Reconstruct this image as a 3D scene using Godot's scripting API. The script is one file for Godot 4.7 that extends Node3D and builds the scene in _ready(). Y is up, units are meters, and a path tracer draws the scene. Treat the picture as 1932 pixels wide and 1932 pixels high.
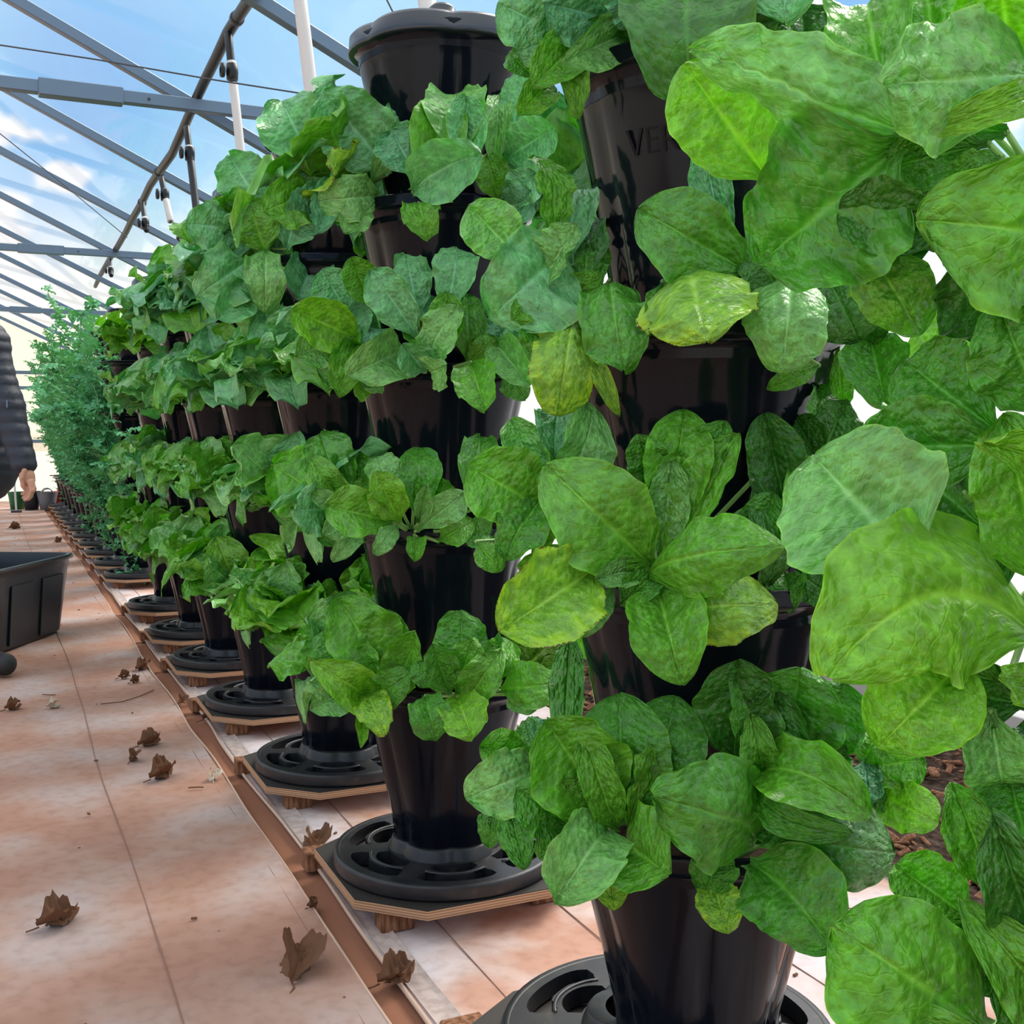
extends Node3D
# A polytunnel with a row of stacked planter towers full of lettuce. x runs across the tunnel (right positive), -z along the row, y up.

const FOCAL := 2130.0
const MIDDLE := 966.0
const ROW := 0.883          # distance of the row of towers to the right of the camera
const RIMS := [0.475, 0.809, 1.143, 1.476, 1.812]
const ORD := ["bottom", "second", "third", "fourth", "topmost"]

var cam_at := Vector3(0, 1.0, 0)
var cam_basis := Basis()
var M := {}
var greens: Array[StandardMaterial3D] = []
var used := {}
var rng := RandomNumberGenerator.new()
var blister := FastNoiseLite.new()
var wobble := FastNoiseLite.new()

# ------------------------------------------------------------------ naming and bookkeeping
func numbered(called: String) -> String:
	if not used.has(called):
		used[called] = 0
		return called
	used[called] += 1
	return "%s_%03d" % [called, used[called]]

func tag(o: Node3D, label: String, category: String, group := "") -> Node3D:
	o.set_meta("label", label)
	if category != "":
		o.set_meta("category", category)
	if group != "":
		o.set_meta("group", group)
	return o

func thing(called: String, label: String, category: String, at := Vector3.ZERO, turn := 0.0, group := "") -> Node3D:
	var o := Node3D.new()
	o.name = numbered(called)
	add_child(o, true)
	o.position = at
	o.rotation.y = turn
	return tag(o, label, category, group)

func part(called: String, mesh: Mesh, m: Material, parent: Node3D, at := Transform3D.IDENTITY) -> MeshInstance3D:
	var o := MeshInstance3D.new()
	o.name = called
	o.mesh = mesh
	o.material_override = m
	o.transform = at
	parent.add_child(o, true)
	return o

func whole(called: String, mesh: Mesh, m: Material, label: String, category: String, at := Transform3D.IDENTITY, group := "") -> MeshInstance3D:
	var o := part(numbered(called), mesh, m, self, at)
	tag(o, label, category, group)
	return o

func struct(called: String, mesh: Mesh, m: Material, label: String, category: String, at := Transform3D.IDENTITY) -> MeshInstance3D:
	var o := part(called, mesh, m, self, at)
	tag(o, label, category)
	o.set_meta("kind", "structure")
	return o

# a pixel of the 1932 frame and a depth in metres become a point of the place
func P(x: float, y: float, z: float) -> Vector3:
	return cam_at + cam_basis * Vector3((x - MIDDLE) / FOCAL * z, -(y - MIDDLE) / FOCAL * z, -z)

# where the line of sight through a pixel meets the height h
func G(x: float, y: float, h := 0.0) -> Vector3:
	var d := cam_basis * Vector3((x - MIDDLE) / FOCAL, -(y - MIDDLE) / FOCAL, -1.0)
	return cam_at + d * ((h - cam_at.y) / d.y)

# ------------------------------------------------------------------ meshes
func make(pos: PackedVector3Array, nor: PackedVector3Array, uv: PackedVector2Array, idx: PackedInt32Array) -> ArrayMesh:
	var a := []
	a.resize(Mesh.ARRAY_MAX)
	a[Mesh.ARRAY_VERTEX] = pos
	a[Mesh.ARRAY_NORMAL] = nor
	a[Mesh.ARRAY_TEX_UV] = uv
	a[Mesh.ARRAY_INDEX] = idx
	var m := ArrayMesh.new()
	m.add_surface_from_arrays(Mesh.PRIMITIVE_TRIANGLES, a)
	return m

# rows x columns of points; normals from neighbours; wrap joins the last column to the first. Faces look along (down the rows) x (along the columns)
func sheet(pos: PackedVector3Array, nu: int, nv: int, wrap := false, uscale := 1.0, vscale := 1.0) -> ArrayMesh:
	var nor := PackedVector3Array()
	var uv := PackedVector2Array()
	var idx := PackedInt32Array()
	nor.resize(nu * nv)
	uv.resize(nu * nv)
	for i in nu:
		for j in nv:
			var i0 := maxi(i - 1, 0)
			var i1 := mini(i + 1, nu - 1)
			var j0 := maxi(j - 1, 0)
			var j1 := mini(j + 1, nv - 1)
			if wrap:
				j0 = (j - 1 + nv - 1) % (nv - 1)
				j1 = (j + 1) % (nv - 1)
			var n := (pos[i1 * nv + j] - pos[i0 * nv + j]).cross(pos[i * nv + j1] - pos[i * nv + j0])
			nor[i * nv + j] = n.normalized() if n.length_squared() > 1e-20 else Vector3.UP
			uv[i * nv + j] = Vector2(float(j) / (nv - 1) * uscale, float(i) / (nu - 1) * vscale)
	for i in nu - 1:
		for j in nv - 1:
			var a := i * nv + j
			idx.append_array([a, a + nv, a + 1, a + 1, a + nv, a + nv + 1])
	# Godot's fronts run clockwise
	var flipped := PackedInt32Array()
	flipped.resize(idx.size())
	for k in range(0, idx.size(), 3):
		flipped[k] = idx[k]
		flipped[k + 1] = idx[k + 2]
		flipped[k + 2] = idx[k + 1]
	return make(pos, nor, uv, flipped)

func box_to(st: SurfaceTool, size: Vector3, at: Transform3D) -> void:
	var b := BoxMesh.new()
	b.size = size
	st.append_from(b, 0, at)

func chamfer_box(size: Vector3, c: float) -> ArrayMesh:
	var st := SurfaceTool.new()
	st.begin(Mesh.PRIMITIVE_TRIANGLES)
	st.set_smooth_group(-1)
	var h := size / 2
	var f := []
	for ax in 3:
		for s in [-1.0, 1.0]:
			var n := Vector3.ZERO
			n[ax] = s
			var u := Vector3.ZERO
			u[(ax + 1) % 3] = 1
			var v := n.cross(u)
			var q := []
			for k in [[-1, -1], [1, -1], [1, 1], [-1, 1]]:
				q.append(n * h[ax] + u * k[0] * (h[(ax + 1) % 3] - c) + v * k[1] * (absf(v.dot(h)) - c))
			f.append(q)
	for ax in 3:
		var b := (ax + 1) % 3
		var d := (ax + 2) % 3
		for s in [-1.0, 1.0]:
			for t in [-1.0, 1.0]:
				var q := []
				for e in [[0, -1], [0, 1], [1, 1], [1, -1]]:
					var p := Vector3.ZERO
					p[ax] = s * (h[ax] - c * e[0])
					p[b] = t * (h[b] - c * (1 - e[0]))
					p[d] = e[1] * (h[d] - c)
					q.append(p)
				f.append(q)
	for s0 in [-1.0, 1.0]:
		for s1 in [-1.0, 1.0]:
			for s2 in [-1.0, 1.0]:
				f.append([Vector3(s0 * h.x, s1 * (h.y - c), s2 * (h.z - c)), Vector3(s0 * (h.x - c), s1 * h.y, s2 * (h.z - c)), Vector3(s0 * (h.x - c), s1 * (h.y - c), s2 * h.z)])
	for q in f:
		var mid := Vector3.ZERO
		for p in q:
			mid += p
		var n: Vector3 = (q[1] - q[0]).cross(q[2] - q[0])
		if n.dot(mid) > 0:
			q.reverse()
		for k in range(1, q.size() - 1):
			for p in [q[0], q[k], q[k + 1]]:
				st.set_uv(Vector2(p.x + p.z, p.y))
				st.add_vertex(p)
	st.generate_normals()
	return st.commit()

func tube(points: Array, radius: float, sides := 10, taper := 1.0, closed_ends := true) -> ArrayMesh:
	var n := points.size()
	var pos := PackedVector3Array()
	var ref := Vector3.UP
	var d0: Vector3 = (points[n - 1] - points[0]).normalized()
	if absf(d0.y) > 0.9:
		ref = Vector3.RIGHT
	var rings := []
	for i in n:
		var t: Vector3 = (points[mini(i + 1, n - 1)] - points[maxi(i - 1, 0)]).normalized()
		var a := t.cross(ref).normalized()
		var b := t.cross(a)
		rings.append([points[i], a, b, radius * lerpf(1.0, taper, float(i) / maxi(n - 1, 1))])
	if closed_ends:
		rings.push_front([rings[0][0], rings[0][1], rings[0][2], 0.0])
		rings.push_back([rings[n][0], rings[n][1], rings[n][2], 0.0])
	for r in rings:
		for k in sides + 1:
			var w := TAU * k / sides
			pos.append(r[0] + (r[1] * cos(w) - r[2] * sin(w)) * r[3])
	var m := sheet(pos, rings.size(), sides + 1, true, 1.0, 1.0)
	return m

func bar(a: Vector3, b: Vector3, wide: float, high: float, c := 0.003) -> Array:
	var d := b - a
	var m := chamfer_box(Vector3(wide, high, d.length()), minf(c, minf(wide, high) * 0.3))
	var z := d.normalized()
	var x := Vector3.UP.cross(z).normalized()
	return [m, Transform3D(Basis(x, z.cross(x), z), (a + b) / 2)]

# profile of [radius, height] turned round y, with lobes: list of [r, y, depth of the lobes]
func lathe(profile: Array, sides := 48, lobes := 0, sharp := 0.7) -> ArrayMesh:
	var pos := PackedVector3Array()
	for p in profile:
		for k in sides + 1:
			var w := -TAU * k / sides
			var r: float = p[0]
			if lobes > 0 and p.size() > 2:
				r *= 1.0 - p[2] * (1.0 - pow(absf(cos(w * lobes / 2.0)), sharp))
			pos.append(Vector3(r * sin(w), p[1], r * cos(w)))
	return sheet(pos, profile.size(), sides + 1, true, 3.0, 1.0)

# ------------------------------------------------------------------ leaves
# A lettuce leaf along a bent spine from p0 over c to p3. up: the side its upper face looks to.
# o: w width, cup, ruf ruffle, blis blister height, e where it is widest, seed, nu, nv, roll and twist in degrees
func seed_0(o: Dictionary) -> float:
	return o.get("seed", 0.0)

func leaf_mesh(p0: Vector3, c: Vector3, p3: Vector3, up: Vector3, o: Dictionary) -> ArrayMesh:
	var w: float = o.get("w", 0.12)
	var cup: float = 1.3 * o.get("cup", 0.26 + 0.2 * sin(seed_0(o) * 3.1))
	var ruf: float = o.get("ruf", 0.04) * 2.1
	var blis: float = o.get("blis", 0.0022)
	var e: float = o.get("e", 1.35)
	var seed_: float = o.get("seed", 0.0)
	var frill: float = o.get("frill", 1.0)
	var nu: int = o.get("nu", 30)
	var nv: int = o.get("nv", 21)
	var roll: float = deg_to_rad(o.get("roll", 0.0))
	var twist: float = deg_to_rad(o.get("twist", 0.0))
	var stem: float = o.get("stem", 0.16)
	var curl: float = o.get("curl", -0.16 + 0.22 * sin(seed_ * 5.3))
	var pos := PackedVector3Array()
	pos.resize(nu * nv)
	var length := (c - p0).length() + (p3 - c).length()
	var ph1 := seed_ * 1.7
	var ph2 := seed_ * 2.9 + 1.0
	var f1 := 2.2 + fposmod(seed_ * 0.37, 1.0) * 1.6
	var last := up
	for i in nu:
		var t := 1.0 - pow(1.0 - float(i) / (nu - 1), 1.35)
		var spine := p0.lerp(c, t).lerp(c.lerp(p3, t), t)
		var tan := ((c - p0).lerp(p3 - c, t)).normalized()
		var n := (last - tan * last.dot(tan))
		n = n.normalized() if n.length_squared() > 1e-8 else last
		last = n
		var nn := n.rotated(tan, roll + twist * t)
		var side := nn.cross(tan).normalized()
		var blade := pow(maxf(sin(PI * pow(t, e)), 0.0), 0.54)
		var sh := smoothstep(0.0, 0.3, t)
		var hw := w * 0.5 * maxf(blade * (0.35 + 0.65 * sh), stem * (1.0 - t) * (1.0 if t < 0.6 else 0.0))
		if i == nu - 1:
			hw = w * 0.03
		var open := smoothstep(0.1, 0.5, t)
		var sway := 0.035 * w * sin(t * 5.5 + ph1) * open
		for j in nv:
			var v := float(j) / (nv - 1) * 2.0 - 1.0
			v = signf(v) * pow(absf(v), 0.9)
			var av := absf(v)
			var sgn := signf(v)
			var edge := av * av * av
			var lob := 1.0 + frill * (0.032 * sin(t * 19.0 + sgn * 2.0 + ph1) + 0.018 * sin(t * 47.0 + ph2 + sgn)) * edge + 0.13 * wobble.get_noise_2d(t * 60.0 + seed_ * 31.0, sgn * 140.0) * edge * 2.0
			var x := hw * v * lob
			var z := cup * hw * (v * v * 0.6 + 0.75 * sqrt(v * v + 0.01) - 0.075)
			z += ruf * w * edge * open * (sin(t * f1 * TAU + ph1 + sgn * 1.3) + 0.6 * sin(t * f1 * 2.3 * TAU + ph2 * sgn))
			z += sway * (1.0 - 0.5 * v * v) + frill * 0.034 * w * edge * open * sin(t * 24.0 + ph2 + sgn * 2.0 + 3.0 * wobble.get_noise_2d(t * 80.0, seed_ * 60.0))
			z += 0.09 * w * open * wobble.get_noise_2d(t * 38.0 + seed_ * 19.0, v * 30.0 + 300.0)
			z += ruf * w * 0.9 * v * v * wobble.get_noise_2d(t * 55.0 + seed_ * 77.0, v * 40.0)
			z += curl * length * pow(smoothstep(0.45, 1.05, t), 2.0)
			z -= 0.045 * w * exp(-pow(x / (0.05 * w), 2.0)) * (1.0 - 0.6 * t)
			var q := Vector3(x * 100.0, t * length * 100.0, seed_ * 40.0)
			z += blis * open * (1.0 - 0.6 * edge) * (1.2 - 2.6 * absf(blister.get_noise_3dv(q)))
			pos[i * nv + j] = spine + side * x + nn * z
	var m := sheet(pos, nu, nv)
	return m

# a leaf seen in the photograph: base and tip as pixels with depths; its upper face is turned to the eye, then rolled
func hero(plant: Node3D, m: Material, a: Vector3, b: Vector3, wpx: float, o := {}) -> MeshInstance3D:
	var mid := (a + b) / 2
	var eye := (cam_at - mid)
	var dist := eye.length()
	eye = eye.normalized()
	var along := (b - a).normalized()
	var n := (eye - along * eye.dot(along)).normalized()
	var side := along.cross(n)
	var bow: float = o.get("bow", 0.05)
	var sag: float = o.get("sag", 0.0)       # how far the middle lies to the right of base -> tip, in lengths
	var c := mid + n * bow * 2.0 * (b - a).length() + side * sag * 2.0 * (b - a).length()
	var opt := o.duplicate()
	opt.w = wpx * dist / FOCAL
	opt.seed = rng.randf() * 20.0
	if o.get("back", false):
		n = -n
	var at := plant.position
	var mesh := leaf_mesh(a - at, c - at, b - at, n, opt)
	if a.distance_to(at) > 0.05:
		var d := a - at
		part("leaf_stalk", tube([-eye * 0.03, d * 0.3 - eye * 0.06, d * 0.65 - eye * 0.055, d * 0.9 - eye * 0.02, d - eye * 0.002], 0.0038, 7, 0.7), M["stalk"], plant)
	return part("leaf", mesh, m, plant)

# ------------------------------------------------------------------ materials
func noise(kind: int, freq: float, octaves := 4, seed_ := 1) -> FastNoiseLite:
	var n := FastNoiseLite.new()
	n.noise_type = kind
	n.frequency = freq
	n.fractal_octaves = octaves
	n.seed = seed_
	return n

func mat(name_: String, c: Color, rough := 0.7, spec := 0.5) -> StandardMaterial3D:
	var m := StandardMaterial3D.new()
	m.resource_name = name_
	m.albedo_color = c
	m.roughness = rough
	m.metallic_specular = spec
	M[name_] = m
	return m

func ramp(cols: Array, at: Array) -> Gradient:
	var g := Gradient.new()
	g.colors = PackedColorArray(cols)
	g.offsets = PackedFloat32Array(at)
	return g

func noise_tex(n: FastNoiseLite, size: int, g: Gradient = null) -> NoiseTexture2D:
	var t := NoiseTexture2D.new()
	t.width = size
	t.height = size
	t.seamless = true
	t.noise = n
	if g:
		t.color_ramp = g
	return t

func triplanar(m: StandardMaterial3D, s: float) -> void:
	m.uv1_triplanar = true
	m.uv1_world_triplanar = true
	m.uv1_scale = Vector3(s, s, s)

# veins, blisters and mottling of a lettuce leaf, across and along the blade
func leaf_textures() -> void:
	var W := 448
	var H := 832
	var cells := FastNoiseLite.new()
	cells.noise_type = FastNoiseLite.TYPE_CELLULAR
	cells.cellular_return_type = FastNoiseLite.RETURN_DISTANCE
	cells.frequency = 0.024
	cells.fractal_type = FastNoiseLite.FRACTAL_NONE
	cells.cellular_jitter = 0.85
	cells.seed = 4
	var ci := cells.get_image(W, H)
	var cloud := noise(FastNoiseLite.TYPE_SIMPLEX_SMOOTH, 0.0085, 4, 9).get_image(W, H)
	var fine := noise(FastNoiseLite.TYPE_SIMPLEX_SMOOTH, 0.05, 3, 19).get_image(W, H)
	var cd := ci.get_data()
	var kd := cloud.get_data()
	var fd := fine.get_data()
	var a := PackedByteArray()
	var y := PackedByteArray()
	var h := PackedByteArray()
	a.resize(W * H * 3)
	y.resize(W * H * 3)
	h.resize(W * H)
	for j in H:
		var t := float(j) / (H - 1)
		for i in W:
			var u := float(i) / (W - 1) * 2.0 - 1.0
			var k := j * W + i
			var av := absf(u)
			var cell := 1.0 - pow(cd[k] / 255.0, 1.5)
			var cl := kd[k] / 255.0
			var fn := fd[k] / 255.0
			var s := t * 8.5 - 3.0 * pow(av, 0.8) + (0.5 if u > 0 else 0.0) + (cl - 0.5) * 0.35
			var f := absf(s - floorf(s) - 0.5)
			var vein := (1.0 - smoothstep(0.0, 0.055 + 0.03 * (1.0 - av), f)) * (1.0 - av * 0.8)
			var netv := (1.0 - smoothstep(0.15, 0.5, cell)) * 0.4
			var rib := exp(-pow(u / (0.075 * (1.12 - t)), 2.0)) * (1.0 - 0.3 * t)
			var lite := clampf(maxf(vein * 0.55, netv * 0.4), 0.0, 1.0)
			var tone := 0.80 + 0.26 * (cl - 0.5) + 0.08 * (fn - 0.5) - 0.10 * (cell - 0.6)
			var r := tone * 0.92
			var g := tone
			var b := tone * 0.85
			r = lerpf(r, 0.95, lite * 0.75)
			g = lerpf(g, 0.92, lite * 0.75)
			b = lerpf(b, 0.95, lite * 0.75)
			r = lerpf(r, 1.0, rib * 0.85)
			g = lerpf(g, 0.97, rib * 0.85)
			b = lerpf(b, 1.0, rib * 0.85)
			var tip := smoothstep(0.95, 1.0, maxf(av, t)) * 0.45
			a[k * 3] = int(clampf(r + tip * 0.3, 0, 1) * 255)
			a[k * 3 + 1] = int(clampf(g + tip * 0.2, 0, 1) * 255)
			a[k * 3 + 2] = int(clampf(b, 0, 1) * 255)
			# an ageing leaf: yellow between the veins and at the rim, with brown nicks on the rim
			var old := clampf(smoothstep(0.35, 1.0, maxf(av, (t - 0.35) * 1.5)) * 0.9 + (cl - 0.62) * 1.8 - lite * 0.5, 0.0, 1.0)
			r = lerpf(r, 0.98, old * 0.8)
			g = lerpf(g, 0.92, old * 0.8)
			b = lerpf(b, 0.42, old * 0.5)
			var nick := 1.0 if (av > 0.975 or t > 0.985) and fn > 0.56 else 0.0
			y[k * 3] = int(clampf(lerpf(r, 0.55, nick), 0, 1) * 255)
			y[k * 3 + 1] = int(clampf(lerpf(g, 0.24, nick), 0, 1) * 255)
			y[k * 3 + 2] = int(clampf(lerpf(b, 0.16, nick), 0, 1) * 255)
			h[k] = int(clampf(0.20 + 0.55 * cell * (1.0 - 0.15 * vein) * (1.0 - rib) * (0.35 + 0.85 * cl) + 0.22 * cl - 0.05 * vein - 0.12 * rib, 0, 1) * 255)
	M["leaf_tex"] = ImageTexture.create_from_image(Image.create_from_data(W, H, false, Image.FORMAT_RGB8, a))
	M["old_tex"] = ImageTexture.create_from_image(Image.create_from_data(W, H, false, Image.FORMAT_RGB8, y))
	M["leaf_height"] = ImageTexture.create_from_image(Image.create_from_data(W, H, false, Image.FORMAT_L8, h))

func leaf_mat(name_: String, c: Color, back: Color, old := false, rough := 0.36, relief := 0.6) -> StandardMaterial3D:
	var m := mat(name_, c, rough, 0.55)
	m.albedo_texture = M["old_tex"] if old else M["leaf_tex"]
	m.texture_repeat = false
	m.cull_mode = BaseMaterial3D.CULL_DISABLED
	m.backlight_enabled = true
	m.backlight = back
	m.heightmap_enabled = true
	m.heightmap_texture = M["leaf_height"]
	m.heightmap_scale = relief
	return m

func materials() -> void:
	leaf_textures()
	leaf_mat("deep", Color(0.33, 0.61, 0.22), Color(0.18, 0.40, 0.05))
	leaf_mat("mid", Color(0.43, 0.75, 0.25), Color(0.28, 0.52, 0.05))
	leaf_mat("fresh", Color(0.54, 0.84, 0.27), Color(0.38, 0.62, 0.05))
	leaf_mat("lime", Color(0.68, 0.94, 0.30), Color(0.52, 0.74, 0.06))
	leaf_mat("pale", Color(0.66, 0.92, 0.56), Color(0.36, 0.58, 0.14))
	leaf_mat("yellowing", Color(0.70, 0.93, 0.36), Color(0.48, 0.60, 0.10), true)
	leaf_mat("sky_tinted_blue_green", Color(0.50, 0.80, 0.62), Color(0.24, 0.48, 0.18))  # blue raised in the colour for reflected sky
	leaf_mat("sea_green", Color(0.60, 0.90, 0.66), Color(0.30, 0.56, 0.20))  # lightened and blued, standing in for sky sheen on upper leaves
	var pot := mat("black_plastic", Color(0.055, 0.072, 0.105), 0.2, 0.29)  # black tinted blue to imitate reflected sky
	pot.roughness_texture = noise_tex(noise(FastNoiseLite.TYPE_SIMPLEX_SMOOTH, 0.01, 5, 3), 256, ramp([Color(0.6, 0.6, 0.6), Color(1, 1, 1)], [0.3, 0.8]))
	pot.roughness = 0.15
	triplanar(pot, 2.5)
	mat("lid_plastic", Color(0.13, 0.16, 0.20), 0.3, 0.6)  # lighter, bluer black: the sky reflection is put into the colour
	var dusty := mat("dusty_plastic", Color(1, 1, 1), 0.42, 0.5)
	dusty.albedo_texture = noise_tex(noise(FastNoiseLite.TYPE_SIMPLEX_SMOOTH, 0.02, 5, 7), 512, ramp([Color(0.09, 0.095, 0.11), Color(0.13, 0.13, 0.145), Color(0.26, 0.22, 0.19)], [0.0, 0.66, 1.0]))
	triplanar(dusty, 2.0)
	var soil := mat("potting_soil", Color(1, 1, 1), 1.0, 0.2)
	soil.albedo_texture = noise_tex(noise(FastNoiseLite.TYPE_CELLULAR, 0.05, 3, 5), 256, ramp([Color(0.10, 0.07, 0.05), Color(0.30, 0.24, 0.20), Color(0.42, 0.36, 0.33)], [0.0, 0.6, 1.0]))
	triplanar(soil, 3.0)
	var ply := mat("plywood_edge", Color(1, 1, 1), 0.8, 0.3)
	var g := GradientTexture2D.new()
	g.gradient = ramp([Color(0.80, 0.64, 0.50), Color(0.56, 0.40, 0.30), Color(0.84, 0.68, 0.54), Color(0.60, 0.44, 0.33), Color(0.80, 0.65, 0.52), Color(0.55, 0.40, 0.30), Color(0.82, 0.66, 0.52)], [0.0, 0.17, 0.32, 0.48, 0.64, 0.8, 1.0])
	g.width = 8
	g.height = 64
	g.fill_from = Vector2(0, 0)
	g.fill_to = Vector2(0, 1)
	ply.albedo_texture = g
	mat("plywood_face", Color(0.17, 0.15, 0.14), 0.6)
	var wood := mat("wood_block", Color(1, 1, 1), 0.85, 0.3)
	var wn := noise(FastNoiseLite.TYPE_SIMPLEX_SMOOTH, 0.02, 4, 8)
	wood.albedo_texture = noise_tex(wn, 256, ramp([Color(0.40, 0.26, 0.18), Color(0.62, 0.45, 0.34)], [0.2, 0.8]))
	triplanar(wood, 8.0)
	wood.uv1_scale = Vector3(14, 3, 14)
	var path := mat("ground_sheet", Color(1, 1, 1), 0.85, 0.3)
	path.albedo_texture = noise_tex(noise(FastNoiseLite.TYPE_SIMPLEX_SMOOTH, 0.005, 4, 21), 1024, ramp([Color(0.675, 0.515, 0.44), Color(0.70, 0.56, 0.495), Color(0.705, 0.59, 0.54), Color(0.715, 0.64, 0.615)], [0.25, 0.45, 0.6, 0.85]))
	triplanar(path, 0.42)
	path.detail_enabled = true
	path.detail_blend_mode = BaseMaterial3D.BLEND_MODE_MUL
	path.detail_albedo = noise_tex(noise(FastNoiseLite.TYPE_SIMPLEX_SMOOTH, 0.05, 5, 33), 1024, ramp([Color(0.93, 0.91, 0.90), Color(0.985, 0.98, 0.98), Color(1, 1, 1)], [0.1, 0.5, 1.0]))
	path.heightmap_enabled = true
	path.heightmap_texture = noise_tex(noise(FastNoiseLite.TYPE_SIMPLEX_SMOOTH, 0.03, 5, 35), 1024)
	path.heightmap_scale = 0.12
	var row := path.duplicate()
	M["row_sheet"] = row
	row.resource_name = "row_sheet"
	row.albedo_texture = noise_tex(noise(FastNoiseLite.TYPE_SIMPLEX_SMOOTH, 0.005, 4, 25), 1024, ramp([Color(0.78, 0.60, 0.52), Color(0.83, 0.73, 0.69), Color(0.86, 0.80, 0.79), Color(0.84, 0.83, 0.85)], [0.2, 0.42, 0.6, 0.9]))
	mat("stalk", Color(0.58, 0.76, 0.42), 0.5)
	mat("bright_ground", Color(0.86, 0.83, 0.79), 0.95, 0.2)
	mat("channel", Color(0.60, 0.41, 0.32), 0.9, 0.3)
	mat("sheet_edge", Color(0.80, 0.68, 0.60), 0.8, 0.3)
	var grime := mat("grey_grime", Color(1, 1, 1), 0.95, 0.2)
	grime.albedo_texture = noise_tex(noise(FastNoiseLite.TYPE_SIMPLEX_SMOOTH, 0.03, 4, 61), 512, ramp([Color(0.70, 0.63, 0.60), Color(0.78, 0.71, 0.68)], [0.3, 0.7]))
	triplanar(grime, 2.0)
	mat("stitch", Color(0.58, 0.45, 0.40), 0.9, 0.2)
	mat("steel", Color(0.44, 0.51, 0.58), 0.42, 0.6).metallic = 0.75
	mat("hose", Color(0.09, 0.095, 0.11), 0.45)
	mat("white_pipe", Color(0.84, 0.82, 0.80), 0.5)
	mat("wire", Color(0.25, 0.27, 0.30), 0.5)
	var film := mat("clear_film", Color(1, 1, 1, 0.05), 0.05, 0.35)
	film.transparency = BaseMaterial3D.TRANSPARENCY_ALPHA
	film.cull_mode = BaseMaterial3D.CULL_DISABLED
	var white := mat("white_film", Color(0.95, 0.96, 0.98, 0.5), 0.6, 0.3)
	white.transparency = BaseMaterial3D.TRANSPARENCY_ALPHA
	white.backlight_enabled = true
	white.backlight = Color(0.97, 0.97, 0.98)
	white.cull_mode = BaseMaterial3D.CULL_DISABLED
	var cream := mat("cream_film", Color(0.98, 0.94, 0.85, 0.4), 0.6, 0.3)
	cream.transparency = BaseMaterial3D.TRANSPARENCY_ALPHA
	cream.backlight_enabled = true
	cream.backlight = Color(0.99, 0.95, 0.83)
	cream.cull_mode = BaseMaterial3D.CULL_DISABLED
	mat("dry_leaf", Color(0.46, 0.33, 0.25), 0.9, 0.2)
	mat("pale_straw", Color(0.80, 0.74, 0.66), 0.8, 0.2)
	mat("tub", Color(0.085, 0.12, 0.15), 0.32)
	mat("green_bucket", Color(0.10, 0.40, 0.22), 0.5)
	mat("grey_trug", Color(0.45, 0.46, 0.48), 0.5)
	mat("red_trug", Color(0.80, 0.10, 0.12), 0.5)
	mat("coat", Color(0.17, 0.19, 0.24), 0.6).rim_enabled = false
	mat("jeans", Color(0.22, 0.34, 0.46), 0.85)
	mat("skin", Color(0.80, 0.60, 0.50), 0.55)
	mat("hair", Color(0.20, 0.14, 0.10), 0.6)
	mat("boot", Color(0.14, 0.14, 0.15), 0.6)
	var pea := mat("pea_leaf", Color(0.36, 0.64, 0.44), 0.5, 0.4)
	pea.cull_mode = BaseMaterial3D.CULL_DISABLED
	pea.backlight_enabled = true
	pea.backlight = Color(0.25, 0.5, 0.2)
	mat("pea_stem", Color(0.42, 0.60, 0.40), 0.6)

# ------------------------------------------------------------------ sky
func sky_image() -> Image:
	var W := 2048
	var H := 1024
	var im := Image.create(W, H, false, Image.FORMAT_RGBF)
	var n := noise(FastNoiseLite.TYPE_SIMPLEX_SMOOTH, 2.6, 5, 12)
	var low := noise(FastNoiseLite.TYPE_SIMPLEX_SMOOTH, 1.1, 2, 77)
	im.fill(Color(0.62, 0.55, 0.48))
	var banks := []
	for b in [[215, 365, 3.2, 0.6], [60, 270, 3.0, 0.5], [160, 300, 2.0, 0.3], [120, 130, 7.0, -0.7], [270, 320, 3.0, -0.4], [120, 400, 2.5, -0.3], [60, 470, 4.0, 0.4], [330, 60, 6.0, -0.6], [640, 40, 6.0, -0.5]]:
		banks.append([(P(b[0], b[1], 1.0) - cam_at).normalized(), b[2], b[3]])
	var ragged := noise(FastNoiseLite.TYPE_SIMPLEX_SMOOTH, 14.0, 4, 31)
	for j in H / 2 + 4:
		var el := (0.5 - (j + 0.5) / H) * PI
		for i in W:
			var az := (i + 0.5) / W * TAU
			var d := Vector3(cos(el) * sin(az), sin(el), -cos(el) * cos(az))
			var q := Vector3(d.x, d.y * 1.8, d.z) * 1.6
			var c := n.get_noise_3dv(q * 2.0) + 0.35 * low.get_noise_3dv(q)
			var e := rad_to_deg(el)
			for b in banks:
				var near: float = d.dot(b[0])
				if near > 0.94:
					c += b[2] * exp(-pow(rad_to_deg(acos(minf(near, 1.0))) / b[1], 2.0)) * (1.0 + 1.2 * ragged.get_noise_3dv(d))
			# haze at the horizon, blue above, scattered cloud, and white added overhead, out of view, as fill
			var blue := Vector3(0.19, 0.47, 0.88).lerp(Vector3(0.48, 0.80, 1.06), smoothstep(-0.25, 0.25, low.get_noise_3dv(d * 1.3 + Vector3(0.3, 0, 0.2))))
			var haze := Vector3(1.12, 1.06, 0.96)
			var col := haze.lerp(blue, smoothstep(4.0, 13.0, e))
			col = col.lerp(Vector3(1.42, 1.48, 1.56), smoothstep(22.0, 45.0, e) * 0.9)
			var cloud := smoothstep(0.16, 0.3, c) * smoothstep(1.0, 7.0, e)
			col = col.lerp(Vector3(1.0, 0.99, 1.0), cloud * 0.9)
			im.set_pixel(i, j, Color(col.x, col.y, col.z))
	return im

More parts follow.
